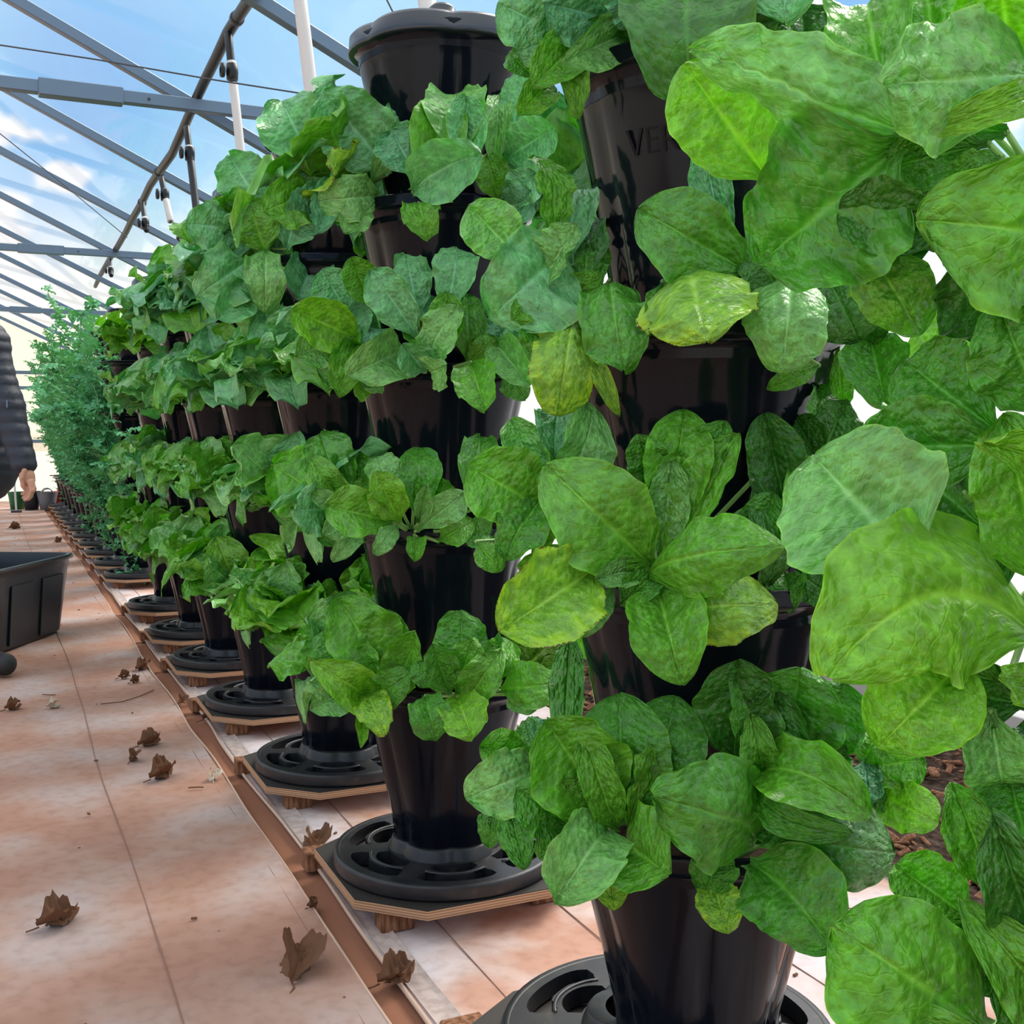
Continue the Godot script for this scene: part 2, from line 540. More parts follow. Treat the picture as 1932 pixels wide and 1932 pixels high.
func surroundings() -> void:
	cam_basis = Basis(Vector3.UP, -atan(976.0 / FOCAL)) * Basis(Vector3.RIGHT, -atan(146.0 / FOCAL))
	var cam := Camera3D.new()
	cam.name = "camera"
	cam.transform = Transform3D(cam_basis, cam_at)
	cam.fov = rad_to_deg(2.0 * atan(MIDDLE / FOCAL))
	cam.near = 0.05
	cam.far = 200.0
	add_child(cam)
	cam.current = true
	var env := Environment.new()
	env.background_mode = Environment.BG_SKY
	env.sky = Sky.new()
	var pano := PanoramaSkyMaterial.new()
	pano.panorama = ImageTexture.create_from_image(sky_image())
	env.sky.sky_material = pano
	env.tonemap_mode = Environment.TONE_MAPPER_LINEAR
	env.tonemap_exposure = 1.1
	env.sdfgi_enabled = true
	env.ssao_enabled = true
	env.ssil_enabled = true
	var we := WorldEnvironment.new()
	we.name = "surroundings"
	we.environment = env
	add_child(we)
	# a hazy sun beyond the right-hand wall
	var sun := DirectionalLight3D.new()
	sun.name = "sun"
	sun.light_color = Color(1.0, 0.97, 0.92)
	sun.light_energy = 1.25
	sun.light_angular_distance = 35.0
	sun.shadow_enabled = true
	var az := deg_to_rad(62.0)
	var el := deg_to_rad(48.0)
	var toward := Vector3(cos(el) * sin(az), sin(el), -cos(el) * cos(az))
	add_child(sun)
	sun.look_at_from_position(toward * 20.0, Vector3.ZERO, Vector3.UP)

# ------------------------------------------------------------------ tunnel
func ground_patch(u0: float, u1: float, w0: float, w1: float, nu: int, nw: int, rough: float) -> ArrayMesh:
	var pos := PackedVector3Array()
	for i in nw:
		for j in nu:
			var x := lerpf(u0, u1, float(j) / (nu - 1))
			var z := -lerpf(w0, w1, float(i) / (nw - 1))
			var y := rough * (wobble.get_noise_2d(x * 60.0, z * 22.0) + 0.4 * wobble.get_noise_2d(x * 170.0, z * 170.0))
			if j == 0 or j == nu - 1:
				y += rough * 0.6
			pos.append(Vector3(x, y, z))
	# rows go away from the eye, columns to the right: up is their cross product turned round
	return sheet(pos, nw, nu)

func flip(m: ArrayMesh) -> ArrayMesh:
	var a := m.surface_get_arrays(0)
	var n: PackedVector3Array = a[Mesh.ARRAY_NORMAL]
	for i in n.size():
		n[i] = -n[i]
	var x: PackedInt32Array = a[Mesh.ARRAY_INDEX]
	for i in range(0, x.size(), 3):
		var t := x[i + 1]
		x[i + 1] = x[i + 2]
		x[i + 2] = t
	return make(a[Mesh.ARRAY_VERTEX], n, a[Mesh.ARRAY_TEX_UV], x)

func grown(p: PackedVector2Array) -> PackedVector2Array:
	var q := PackedVector2Array()
	for v in p:
		q.append(v * 1000.0)
	return q

func slab(poly: PackedVector2Array, z0: float, z1: float) -> ArrayMesh:
	# a polygon in x, y made solid between z0 and z1, its walls carrying v across the thickness
	var st := SurfaceTool.new()
	st.begin(Mesh.PRIMITIVE_TRIANGLES)
	st.set_smooth_group(-1)
	var tri := Geometry2D.triangulate_polygon(grown(poly))
	var cw := Geometry2D.is_polygon_clockwise(poly)
	for k in range(0, tri.size(), 3):
		var p := [poly[tri[k]], poly[tri[k + 1]], poly[tri[k + 2]]]
		if (p[1] - p[0]).cross(p[2] - p[0]) < 0:
			p.reverse()
		for s in [0, 2, 1]:
			st.set_uv(Vector2(0.5, 0.02))
			st.add_vertex(Vector3(p[s].x, p[s].y, z1))
		for s in [0, 1, 2]:
			st.set_uv(Vector2(0.5, 0.98))
			st.add_vertex(Vector3(p[s].x, p[s].y, z0))
	var n := poly.size()
	for i in n:
		var a := poly[i]
		var b := poly[(i + 1) % n]
		if cw:
			var t := a
			a = b
			b = t
		for c in [[a, z0, 1], [b, z1, 0], [b, z0, 1], [a, z0, 1], [a, z1, 0], [b, z1, 0]]:
			st.set_uv(Vector2(c[0].x * 3.0 + c[0].y * 3.0, c[2]))
			st.add_vertex(Vector3(c[0].x, c[0].y, c[1]))
	st.generate_normals()
	return st.commit()

func roof(u: float) -> float:
	return 2.8 - 0.475 * u if u > -3.2 else 2.8 + 0.475 * 3.2 + 0.475 * (u + 3.2)

func tunnel() -> void:
	var far := 18.6
	var path := struct("floor", ground_patch(-8.6, 0.583, -2.5, far, 60, 120, 0.006), M["ground_sheet"], "terracotta stained woven ground sheet covering the path beside the towers", "floor")
	# stitched lines, the channel and the curled edges belong to the floor
	for u in [-0.31, -0.02, 0.265, 0.545]:
		var pts := []
		for i in 60:
			var w := lerpf(1.0, far, i / 59.0)
			pts.append(Vector3(u + 0.012 * wobble.get_noise_2d(w * 30.0, u * 100.0), 0.0015 + 0.006 * wobble.get_noise_2d(u * 60.0, -w * 22.0), -w))
		part("seam_line", tube(pts, 0.0014, 5), M["stitch"], path)
	var gutter := part("drain_channel", ground_patch(0.57, 0.66, -2.5, far, 8, 120, 0.003), M["channel"], path)
	gutter.position.y = -0.010
	for e in [[0.585, 0.0028], [0.646, 0.0045]]:
		var pts := []
		for i in 150:
			var w := lerpf(1.0, 14.0, i / 149.0)
			pts.append(Vector3(e[0] + 0.013 * wobble.get_noise_2d(w * 45.0, e[0] * 500.0), 0.004, -w))
		part("curled_edge", tube(pts, e[1], 7), M["sheet_edge"], path)
	var grime := part("dirt_strip", ground_patch(0.652, 0.70, 1.0, 9.0, 8, 120, 0.006), M["grey_grime"], path)
	grime.position.y = 0.004
	var rowsheet := struct("floor_001", ground_patch(0.645, 1.82, -2.5, far, 40, 140, 0.006), M["row_sheet"], "pale woven ground sheet under the row of planter towers", "floor")
	for u in [0.80, 1.07, 1.34, 1.61]:
		var pts := []
		for i in 60:
			var w := lerpf(0.6, far, i / 59.0)
			pts.append(Vector3(u + 0.006 * wobble.get_noise_2d(w * 30.0, u * 100.0), 0.002 + 0.006 * wobble.get_noise_2d(u * 60.0, -w * 22.0), -w))
		part("seam_line", tube(pts, 0.0013, 5), M["stitch"], rowsheet)
	var bed := struct("ground", ground_patch(1.8, 3.3, -2.5, far, 60, 260, 0.03), M["potting_soil"], "bare dark soil bed with bark chips along the tunnel wall", "soil bed")
	bed.position.y = -0.02
	var chips := MultiMesh.new()
	chips.transform_format = MultiMesh.TRANSFORM_3D
	chips.mesh = chamfer_box(Vector3(0.05, 0.012, 0.022), 0.004)
	chips.instance_count = 2600
	for i in 2600:
		var w := rng.randf_range(1.0, 8.0)
		var b := Basis.from_euler(Vector3(rng.randf_range(-0.6, 0.6), rng.randf() * TAU, rng.randf_range(-0.6, 0.6))).scaled(Vector3.ONE * rng.randf_range(0.3, 1.3))
		chips.set_instance_transform(i, Transform3D(b, Vector3(rng.randf_range(1.85, 3.1), 0.005 + rng.randf() * 0.015, -w)))
	var cm := MultiMeshInstance3D.new()
	cm.name = "bark_chips"
	cm.multimesh = chips
	cm.material_override = M["wood_block"]
	cm.set_meta("kind", "stuff")
	bed.add_child(cm, true)
	var outer := part("ground_outside", chamfer_box(Vector3(160, 0.1, 160), 0.01), M["bright_ground"], self, Transform3D(Basis(), Vector3(0, -0.14, 0)))  # ground added pale so the film walls look bright low down
	tag(outer, "bright pale ground added outside to lighten the tunnel walls", "ground")
	outer.set_meta("kind", "structure")
	# roof film over the hoops: across the tunnel, from left eave to right eave
	var pos := PackedVector3Array()
	var us := [-9.4, -6.3, -3.2, -1.6, 0.0, 1.5, 3.0]
	for i in 2:
		for u in us:
			pos.append(Vector3(u, roof(u) + 0.04 + (0.0 if u < 0.5 else 0.18 * (u - 0.5)), 3.0 if i == 0 else -far))
	struct("ceiling", flip(sheet(pos, 2, us.size())), M["clear_film"], "clear polythene film stretched over the sloping tunnel roof", "tunnel film")
	var edge := roof(3.0) + 0.04 + 0.45
	struct("wall_right", slab(PackedVector2Array([Vector2(-3, 0), Vector2(far, 0), Vector2(far, edge), Vector2(-3, edge)]), -0.002, 0.002), M["white_film"], "bright white polythene side wall behind the planter towers", "tunnel wall", Transform3D(Basis(Vector3.UP, PI / 2), Vector3(3.0, 0, 0)))
	var ledge := roof(-9.4) + 0.04
	struct("wall_left", slab(PackedVector2Array([Vector2(-3, 0), Vector2(far, 0), Vector2(far, ledge), Vector2(-3, ledge)]), -0.002, 0.002), M["cream_film"], "polythene side wall on the far side of the path", "tunnel wall", Transform3D(Basis(Vector3.UP, PI / 2), Vector3(-9.4, 0, 0)))
	struct("wall_far", slab(PackedVector2Array([Vector2(-9.4, 0), Vector2(3, 0), Vector2(3, edge), Vector2(0, 2.84), Vector2(-3.2, roof(-3.2)), Vector2(-9.4, ledge)]), -0.002, 0.002), M["cream_film"], "cream lit polythene end wall closing the tunnel", "tunnel wall", Transform3D(Basis(), Vector3(0, 0, -far)))
	for y in [0.02]:
		var b := bar(Vector3(2.96, 0.06, 2.5), Vector3(2.96, 0.06, -far), 0.05, 0.09)
		struct("baseboard_right", b[0], M["white_pipe"], "pale base rail at the foot of the white side wall", "base rail", b[1])
	for r in [[1.93, "upper"], [1.70, "middle"], [0.90, "lower"]]:
		var b := bar(Vector3(-9.3, r[0], -far + 0.06), Vector3(2.9, r[0], -far + 0.06), 0.05, 0.05)
		struct(numbered("end_wall_rail"), b[0], M["steel"], "%s horizontal metal rail across the cream end wall" % r[1], "rail", b[1])
	# hoops: straight galvanised roof bars, one pair each 1.45 m
	var hoops := [3.78, 5.07, 6.37, 7.8, 9.21, 10.7, 12.2, 13.75, 15.2, 16.9, 18.5]
	var hn := ["over the second tower", "at the nearest crossbar", "first beyond the nearest crossbar", "second beyond the nearest crossbar", "at the middle crossbar", "first beyond the middle crossbar", "second beyond the middle crossbar", "at the farthest crossbar", "first beyond the farthest crossbar", "second beyond the farthest crossbar", "at the end wall"]
	for k in hoops.size():
		var z: float = -hoops[k]
		var h := Node3D.new()
		h.name = numbered("roof_hoop")
		add_child(h, true)
		h.position = Vector3(2.9, 0, z)
		tag(h, "galvanised sloping roof bar %s" % hn[k], "roof bar", "roof bars of the tunnel")
		h.set_meta("kind", "structure")
		var base := Vector3(2.9, 0, z)
		var b := bar(Vector3(-3.2, roof(-3.2), z) - base, Vector3(2.9, roof(2.9), z) - base, 0.045, 0.045)
		part("rafter", b[0], M["steel"], h, b[1])
		b = bar(Vector3(-3.2, roof(-3.2), z) - base, Vector3(-9.3, roof(-9.3), z) - base, 0.045, 0.045)
		part("rafter", b[0], M["steel"], h, b[1])
		b = bar(Vector3(2.9, roof(2.9), z) - base, Vector3(2.9, 0, z) - base + Vector3(0.001, 0, 0.001), 0.045, 0.045)
		part("post", b[0], M["steel"], h, b[1])
	var cb := [[5.0, "nearest", 0.36], [9.25, "middle", 0.30], [13.75, "farthest", 0.27]]
	for c in cb:
		var t := thing("cross_bar", "%s horizontal galvanised crossbar spanning the tunnel above the towers" % c[0 + 1], "crossbar", Vector3(1.4, 2.375, -c[0] + 0.05), 0.0, "crossbars of the tunnel")
		var b := bar(Vector3(-8.0, 0, 0), Vector3(0, 0, 0), 0.045, 0.05)
		part("bar", b[0], M["steel"], t, b[1])
		b = bar(Vector3(-1.4 + 0.20, 0, 0), Vector3(-1.4 + 0.52, 0, 0), 0.062, 0.066)
		part("sleeve", b[0], M["steel"], t, b[1])
		for x in [-1.4 + 0.02, -1.4 + 0.62]:
			part("bolt", lathe([[0.0, 0.0], [0.006, 0.0], [0.006, 0.006], [0.0, 0.007]], 8), M["wire"], t, Transform3D(Basis(Vector3.RIGHT, PI / 2), Vector3(x, 0.0, 0.024)))

func irrigation() -> void:
	# the hose runs over the crossbars beside the row, sagging between them
	var pix := [[760, -520, 2.35], [680, -340, 2.6], [620, -220, 2.85], [560, -115, 3.1], [520, -62, 3.4], [470, 0, 3.75], [447, 35, 3.97], [430, 62, 4.1], [410, 105, 4.3], [385, 155, 4.6], [362, 205, 4.93], [345, 245, 5.15], [325, 290, 5.5], [300, 325, 5.95], [283, 350, 6.35], [268, 382, 6.7], [250, 412, 7.2], [238, 437, 7.7], [222, 465, 8.4], [206, 490, 9.3], [190, 518, 10.3], [180, 540, 11.5]]
	var pts := []
	for p in pix:
		pts.append(P(p[0], p[1], p[2]))
	var t := thing("irrigation_hose", "black overhead irrigation hose hung along the crossbars above the towers", "hose", pts[10])
	for i in pts.size():
		pts[i] -= t.position
	part("hose", tube(pts, 0.021, 10), M["hose"], t)
	for k in [6, 10, 13, 15]:
		var d: Vector3 = pts[k + 1] - pts[k - 1]
		var r := lathe([[0.022, -0.012], [0.026, -0.01], [0.026, 0.01], [0.022, 0.012]], 12)
		part("hose_clip", r, M["wire"], t, Transform3D(Basis(Quaternion(Vector3.UP, d.normalized())), pts[k]))
	# a riser for each tower: black connector, valve, then a white or black pipe down to the lid
	var ris := [[565, -10, 3.25, 598, 262, 3.22, "white pipe to the third tower", "white_pipe", -40, 0.0], [430, 62, 4.05, 460, 340, 3.98, "white pipe with a valve to the fourth tower", "white_pipe", 42, 0.27], [352, 240, 4.9, 374, 425, 4.72, "black pipe with a valve to the fifth tower", "hose", 40, 0.28], [304, 335, 5.6, 322, 418, 5.5, "short white pipe with a valve to the sixth tower", "white_pipe", 30, 0.40], [268, 382, 6.5, 276, 432, 6.4, "short black pipe with a valve to the seventh tower", "hose", 40, 0.8], [800, -40, 2.5, 816, 84, 2.44, "white pipe to the lid of the second tower", "white_pipe", -30, 0.0], [207, 490, 9.0, 210, 520, 8.8, "tiny dark drop pipe beside the middle crossbar", "hose", 20, 0.7]]
	for r in ris:
		var a := P(r[0], r[1], r[2])
		var b := P(r[3], r[4], r[5])
		var q := thing("drip_riser", "thin irrigation riser, %s" % r[6], "pipe", a, 0.0, "irrigation risers hanging from the hose")
		var d := b - a
		if r[9] == 0.0:
			part("pipe", tube([Vector3.ZERO, d * 0.3, d * 0.6, d], 0.020 if r[7] == "white_pipe" else 0.014, 12), M[r[7]], q)
			continue
		var v := d * float(r[9])
		part("connector", tube([Vector3.ZERO, v * 0.4, v * 0.8, v * 1.35], 0.014, 10), M["hose"], q)
		part("collar", tube([v * 0.75, v * 0.8, v * 0.85], 0.018, 10), M["white_pipe"], q)
		var valve := part("valve", lathe([[0.0, -0.03], [0.02, -0.028], [0.022, 0.0], [0.02, 0.028], [0.0, 0.03]], 12), M["hose"], q, Transform3D(Basis(), v))
		part("valve_handle", lathe([[0.0, -0.008], [0.024, -0.007], [0.026, 0.0], [0.024, 0.007], [0.0, 0.008]], 14, 5, 0.5), M["hose"], valve, Transform3D(Basis(Vector3.FORWARD, PI / 2), Vector3(-0.036, 0, 0.01)))
		part("pipe", tube([v * 1.3, d * 0.6, d * 0.8, d], 0.016, 12), M[r[7]], q)
	# wires under the roof
	var wires := [[[0, 85, 3.6], [180, 112, 3.6], [400, 150, 3.6], [535, 171, 3.6], [720, 200, 3.6]], [[725, -10, 3.0], [740, 20, 3.0], [760, 60, 3.0]], [[0, 252, 5.5], [110, 340, 6.0], [240, 448, 7.0]], [[0, 335, 8.0], [120, 440, 9.0], [200, 500, 9.6]], [[0, 395, 8.0], [90, 410, 9.0], [190, 500, 9.6]]]
	var wl := ["thin wire crossing the sky above the nearest crossbar", "thin wire above the lid of the second tower", "thin wire slanting down behind the hose", "thin wire near the middle crossbar slanting steeply", "thin slack wire beside the middle crossbar"]
	for k in 3:
		var wp := []
		for p in wires[k]:
			wp.append(P(p[0], p[1], p[2]))
		var o: Vector3 = wp[0]
		for i in wp.size():
			wp[i] -= o
		whole("support_wire", tube(wp, 0.0026, 6), M["wire"], wl[k], "wire", Transform3D(Basis(), o), "wires under the roof")

# ------------------------------------------------------------------ towers
var pot_mesh: ArrayMesh
var foot_pot_mesh: ArrayMesh
var soil_mesh: ArrayMesh
var lid_mesh: ArrayMesh
var disc_mesh: ArrayMesh
var ply_mesh: ArrayMesh
var face_mesh: ArrayMesh

func hub(r: float) -> float:
	return 0.0 * r

func disc() -> ArrayMesh:
	var st := SurfaceTool.new()
	st.begin(Mesh.PRIMITIVE_TRIANGLES)
	st.set_smooth_group(-1)
	var wedge := PackedVector2Array()
	var pol := func(r: float, deg: float) -> Vector2: return Vector2(cos(deg_to_rad(deg)), sin(deg_to_rad(deg))) * r
	for k in 7:
		wedge.append(pol.call(0.238, k * 5.0))
	for k in 4:
		wedge.append(pol.call(0.10, 30.0 - k * 10.0))
	var d := PackedVector2Array()
	for k in 13:
		var a := (k - 6) * 3.3
		d.append(pol.call(0.171 - 0.022 * pow(absf(a) / 20.0, 2.4), a))
	for k in 7:
		d.append(pol.call(0.128, (3 - k) * 6.0))
	var kid := PackedVector2Array()
	for k in 15:
		var a := (k - 7) * 3.4
		kid.append(pol.call(0.2165 - 0.012 * pow(absf(a) / 24.0, 6.0), a))
	for k in 15:
		var a := (7 - k) * 3.4
		kid.append(pol.call(0.186 - 0.020 * smoothstep(8.0, 18.0, absf(a)) + 0.022 * smoothstep(20.0, 24.0, absf(a)), a))
	var polys: Array = []
	for p in Geometry2D.clip_polygons(wedge, d):
		polys.append_array(Geometry2D.clip_polygons(p, kid))
	var top := 0.033
	for p: PackedVector2Array in polys:
		var tri := Geometry2D.triangulate_polygon(grown(p))
		for rot in 6:
			for mir in [1.0, -1.0]:
				var q: Array = []
				for v in p:
					var w := Vector2(v.x, v.y * mir).rotated(rot * PI / 3)
					q.append(w)
				for k in range(0, tri.size(), 3):
					var a: Vector2 = q[tri[k]]
					var b: Vector2 = q[tri[k + 1]]
					var c: Vector2 = q[tri[k + 2]]
					if (b - a).cross(c - a) > 0:
						var s := b
						b = c
						c = s
					# seen from above (x, z with y up) this order is anticlockwise; fronts run clockwise
					for v in [a, c, b]:
						st.add_vertex(Vector3(v.x, top + hub(v.length()), v.y))
				var n := p.size()
				for k in n:
					var a: Vector2 = p[k]
					var b: Vector2 = p[(k + 1) % n]
					var on0 := absf(a.y) < 1e-4 and absf(b.y) < 1e-4
					var t30 := tan(PI / 6)
					var on30 := absf(a.y - a.x * t30) < 1e-4 and absf(b.y - b.x * t30) < 1e-4
					if on0 or on30:
						continue
					var a2: Vector2 = q[k]
					var b2: Vector2 = q[(k + 1) % n]
					for v in [[a2, top], [b2, top], [b2, 0.004], [a2, top], [b2, 0.004], [a2, 0.004]]:
						st.add_vertex(Vector3(v[0].x, v[1] + (hub(v[0].length()) if v[1] > 0.01 else 0.0), v[0].y))
	st.generate_normals()
	st.index()
	var rim := lathe([[0.236, 0.0], [0.243, 0.001], [0.245, 0.006], [0.245, 0.027], [0.242, 0.033], [0.234, 0.034], [0.231, 0.0325]], 72)
	st.append_from(rim, 0, Transform3D.IDENTITY)
	st.append_from(lathe([[0.126, 0.030, 0.10], [0.124, 0.038, 0.10], [0.118, 0.054, 0.11], [0.114, 0.0595, 0.12], [0.09, 0.061, 0.12]], 72, 6, 0.75), 0, Transform3D.IDENTITY)
	# the moulded lip round every inner pocket
	for rot in 6:
		var pts := []
		for k in 13:
			var a := (k - 6) * 3.6 + rot * 60.0
			var r := 0.179 - 0.012 * pow(absf(k - 6) / 6.0, 2.0)
			pts.append(Vector3(cos(deg_to_rad(a)) * r, top + hub(r), sin(deg_to_rad(a)) * r))
		st.append_from(tube(pts, 0.0035, 6), 0, Transform3D.IDENTITY)
	return st.commit()

func tower_meshes() -> void:
	var rim := [[0.176, -0.036, 0.03], [0.183, -0.028, 0.025], [0.1855, -0.0245, 0.025], [0.1895, -0.0235, 0.025], [0.1905, -0.0205, 0.025], [0.190, -0.003, 0.03], [0.188, 0.0, 0.03], [0.183, 0.0, 0.03], [0.180, -0.004, 0.03], [0.174, -0.05, 0.03]]
	pot_mesh = lathe([[0.110, -0.334, 0.10], [0.119, -0.331, 0.10], [0.131, -0.26, 0.085], [0.143, -0.20, 0.07], [0.156, -0.13, 0.055], [0.169, -0.07, 0.04]] + rim, 96, 6, 0.75)
	foot_pot_mesh = lathe([[0.098, -0.352, 0.12], [0.112, -0.350, 0.12], [0.118, -0.30, 0.11], [0.134, -0.22, 0.09], [0.150, -0.145, 0.07], [0.168, -0.07, 0.04]] + rim, 96, 6, 0.75)
	var sp := []
	for k in 7:
		sp.append([0.0001 + 0.029 * k, -0.012 - 0.004 * (k % 2)])
	sp.reverse()
	soil_mesh = lathe(sp, 30)
	lid_mesh = lathe([[0.184, -0.030, 0.05], [0.194, -0.030, 0.05], [0.1975, -0.026, 0.05], [0.1955, -0.019, 0.05], [0.194, 0.004, 0.08], [0.187, 0.012, 0.10], [0.13, 0.026, 0.05], [0.06, 0.036, 0.0], [0.030, 0.040, 0.0], [0.028, 0.076, 0.0], [0.020, 0.084, 0.0], [0.0, 0.086, 0.0]], 96, 6, 0.8)
	disc_mesh = disc()
	var oct := PackedVector2Array()
	for q in [[-1, -0.54], [-0.54, -1], [0.54, -1], [1, -0.54], [1, 0.54], [0.54, 1], [-0.54, 1], [-1, 0.7]]:
		oct.append(Vector2(q[0], q[1]) * 0.25)
	ply_mesh = slab(oct, 0.0, 0.0175)
	var small := PackedVector2Array()
	for p in oct:
		small.append(p * 0.993)
	face_mesh = slab(small, 0.0175, 0.0192)

func tower_base(k: int, u: float, w: float, turn: float, called: String, whichone: String, lift := 0.0) -> void:
	var ply := thing("plywood_platform", "octagonal plywood platform on wooden battens under the %s" % whichone, "platform", Vector3(u, 0, -w), 0.0, "plywood platforms under the towers")
	var lay := Transform3D(Basis(Vector3.RIGHT, -PI / 2), Vector3(0, 0.047 + lift, 0))
	part("board", ply_mesh, M["plywood_edge"], ply, lay)
	part("coated_face", face_mesh, M["plywood_face"], ply, lay)
	for s in [[0.150, -0.205], [-0.225, -0.262]]:
		part("batten", chamfer_box(Vector3(0.07, 0.046 + lift, 0.05), 0.003), M["wood_block"], ply, Transform3D(Basis(), Vector3(s[1] + 0.035, 0.023 + lift / 2, s[0])))
		part("batten", chamfer_box(Vector3(0.14, 0.046 + lift, 0.05), 0.003), M["wood_block"], ply, Transform3D(Basis(), Vector3(0.2, 0.023 + lift / 2, s[0])))
	whole("base_disc", disc_mesh, M["dusty_plastic"], "round black base disc with pocket holes under the %s" % whichone, "base disc", Transform3D(Basis(Vector3.UP, turn), Vector3(u, 0.0665 + lift, -w)), "black base discs")

func tower(k: int, u: float, w: float, turn: float, whichone: String, tiers := 5) -> void:
	if k == 1:
		tower_base(k, u - 0.01, w + 0.06, turn, "tower", whichone, 0.035)
	else:
		tower_base(k, u, w, turn, "tower", whichone)
	for t in tiers:
		var p := thing("planter_pot", "glossy black fluted planter pot, %s tier of the %s" % [ORD[t], whichone], "planter pot", Vector3(u, RIMS[t], -w), turn, "stacked black planter pots")
		part("pot", foot_pot_mesh if t == 0 else pot_mesh, M["black_plastic"], p, Transform3D(Basis.from_scale(Vector3(1, 0.9 if k == 1 and t == 0 else 1.0, 1)), Vector3.ZERO))
		if t < 4:
			part("soil", soil_mesh, M["potting_soil"], p)
	if k < 2:
		return   # its lid stands far above the frame
	whole("tower_lid", lid_mesh, M["lid_plastic"], "scalloped black lid closing the top of the %s" % whichone, "lid", Transform3D(Basis(Vector3.UP, turn), Vector3(u, RIMS[4] + 0.004, -w)), "lids of the towers")

# ------------------------------------------------------------------ lettuces built from a few leaf shapes
var protos: Array = []

func leaf_protos() -> void:
	# [lean in degrees, droop, width, cup, ruffle, widest]
	var kinds := [[10, 0.15, 0.11, 0.35, 0.02, 1.7], [18, 0.2, 0.125, 0.25, 0.025, 1.5], [26, 0.2, 0.12, 0.2, 0.04, 1.8], [36, 0.25, 0.13, 0.2, 0.03, 1.6], [46, 0.25, 0.14, 0.14, 0.035, 1.5], [54, 0.3, 0.125, 0.25, 0.04, 1.9], [64, 0.35, 0.14, 0.12, 0.03, 1.55], [74, 0.45, 0.13, 0.12, 0.04, 1.7], [86, 0.5, 0.125, 0.08, 0.03, 1.5], [104, 0.6, 0.115, 0.05, 0.035, 1.6]]
	for k in kinds.size():
		for v in 2:
			var a: Array = kinds[k]
			var l := deg_to_rad(a[0])
			var L := 0.2
			var c := Vector3(0, cos(l * 0.35), sin(l * 0.35)) * L * 0.52
			var p3 := c + Vector3(0, cos(l * (1.0 + a[1])), sin(l * (1.0 + a[1]))) * L * 0.5
			p3 = p3.lerp(Vector3(0, cos(l), sin(l)) * L * 0.95, 0.3)
			protos.append(leaf_mesh(Vector3.ZERO, c, p3, Vector3(0, 0.15, -1).normalized(), {"w": a[2], "cup": a[3], "ruf": a[4] * (1.0 + 0.3 * v), "e": a[5], "seed": k * 3.1 + v * 1.37, "nu": 22, "nv": 17, "blis": 0.003, "stem": 0.2}))

func pick(list: Array) -> Variant:
	return list[rng.randi() % list.size()]

func lettuce(at: Vector3, az: float, size: float, colours: Array, label: String, group: String, leaves := 13, old := 0.08) -> Node3D:
	var dir := Vector3(sin(deg_to_rad(az)), 0, -cos(deg_to_rad(az)))
	var p := thing("lettuce", label, "lettuce", at, atan2(dir.x, dir.z), group)
	var lean := Basis(Vector3.RIGHT, deg_to_rad(rng.randf_range(28.0, 44.0)))
	for i in leaves:
		var f := float(i) / (leaves - 1)
		var kind := clampi(int(f * 7.4 + rng.randf_range(-0.8, 0.8)), 0, 9)
		var phi := fposmod(i * 137.5 + rng.randf_range(-20, 20), 360.0) - 180.0
		if kind > 2 and absf(phi) > 115.0:
			phi *= 0.55
		var s := size * rng.randf_range(0.82, 1.18) * lerpf(0.85, 1.05, sin(f * PI))
		var b := lean * Basis(Vector3.UP, deg_to_rad(phi)) * Basis(Vector3.FORWARD, rng.randf_range(-0.25, 0.25))
		b = b.scaled_local(Vector3(s * rng.randf_range(0.85, 1.15), s, s))
		var c: String = pick(colours)
		if kind > 6 and rng.randf() < old * 1.2:
			c = "yellowing"
		part("leaf", protos[kind * 2 + rng.randi() % 2], M[c], p, Transform3D(b, lean * Vector3(0, 0.004, 0) + Vector3(sin(deg_to_rad(phi)), 0, cos(deg_to_rad(phi))) * 0.008))
	return p

const SIDES := {300: "on the far path side", 240: "facing the path", 180: "facing the camera", 120: "on the wall side"}

func tower_plants(k: int, u: float, w: float, turn: float, whichone: String, azs: Array, tiers: Array) -> void:
	for t: int in tiers:
		for az: int in azs:
			var a := float(az) - rad_to_deg(turn)
			var at := Vector3(u + 0.150 * sin(deg_to_rad(a)), RIMS[t] - 0.018, -w - 0.150 * cos(deg_to_rad(a)))
			var cols: Array = [["fresh", "lime", "fresh", "pale"], ["fresh", "pale", "fresh", "sea_green"], ["sea_green", "sea_green", "pale", "fresh"], ["sea_green", "sky_tinted_blue_green", "sea_green", "fresh"]][t]  # upper tiers paler and bluer, fill and sky sheen in the colour
			if k == 7 and t == 3:  # lime colour imitates light shining through from behind
				cols = ["lime", "lime", "fresh"]
			var size: float = [1.08, 1.05, 1.15, 1.25][t] * rng.randf_range(0.92, 1.1)
			lettuce(at, a, size, cols, "green lettuce %s in the %s pot of the %s" % [SIDES[az], ORD[t], whichone], "lettuces in the planter towers", 14)


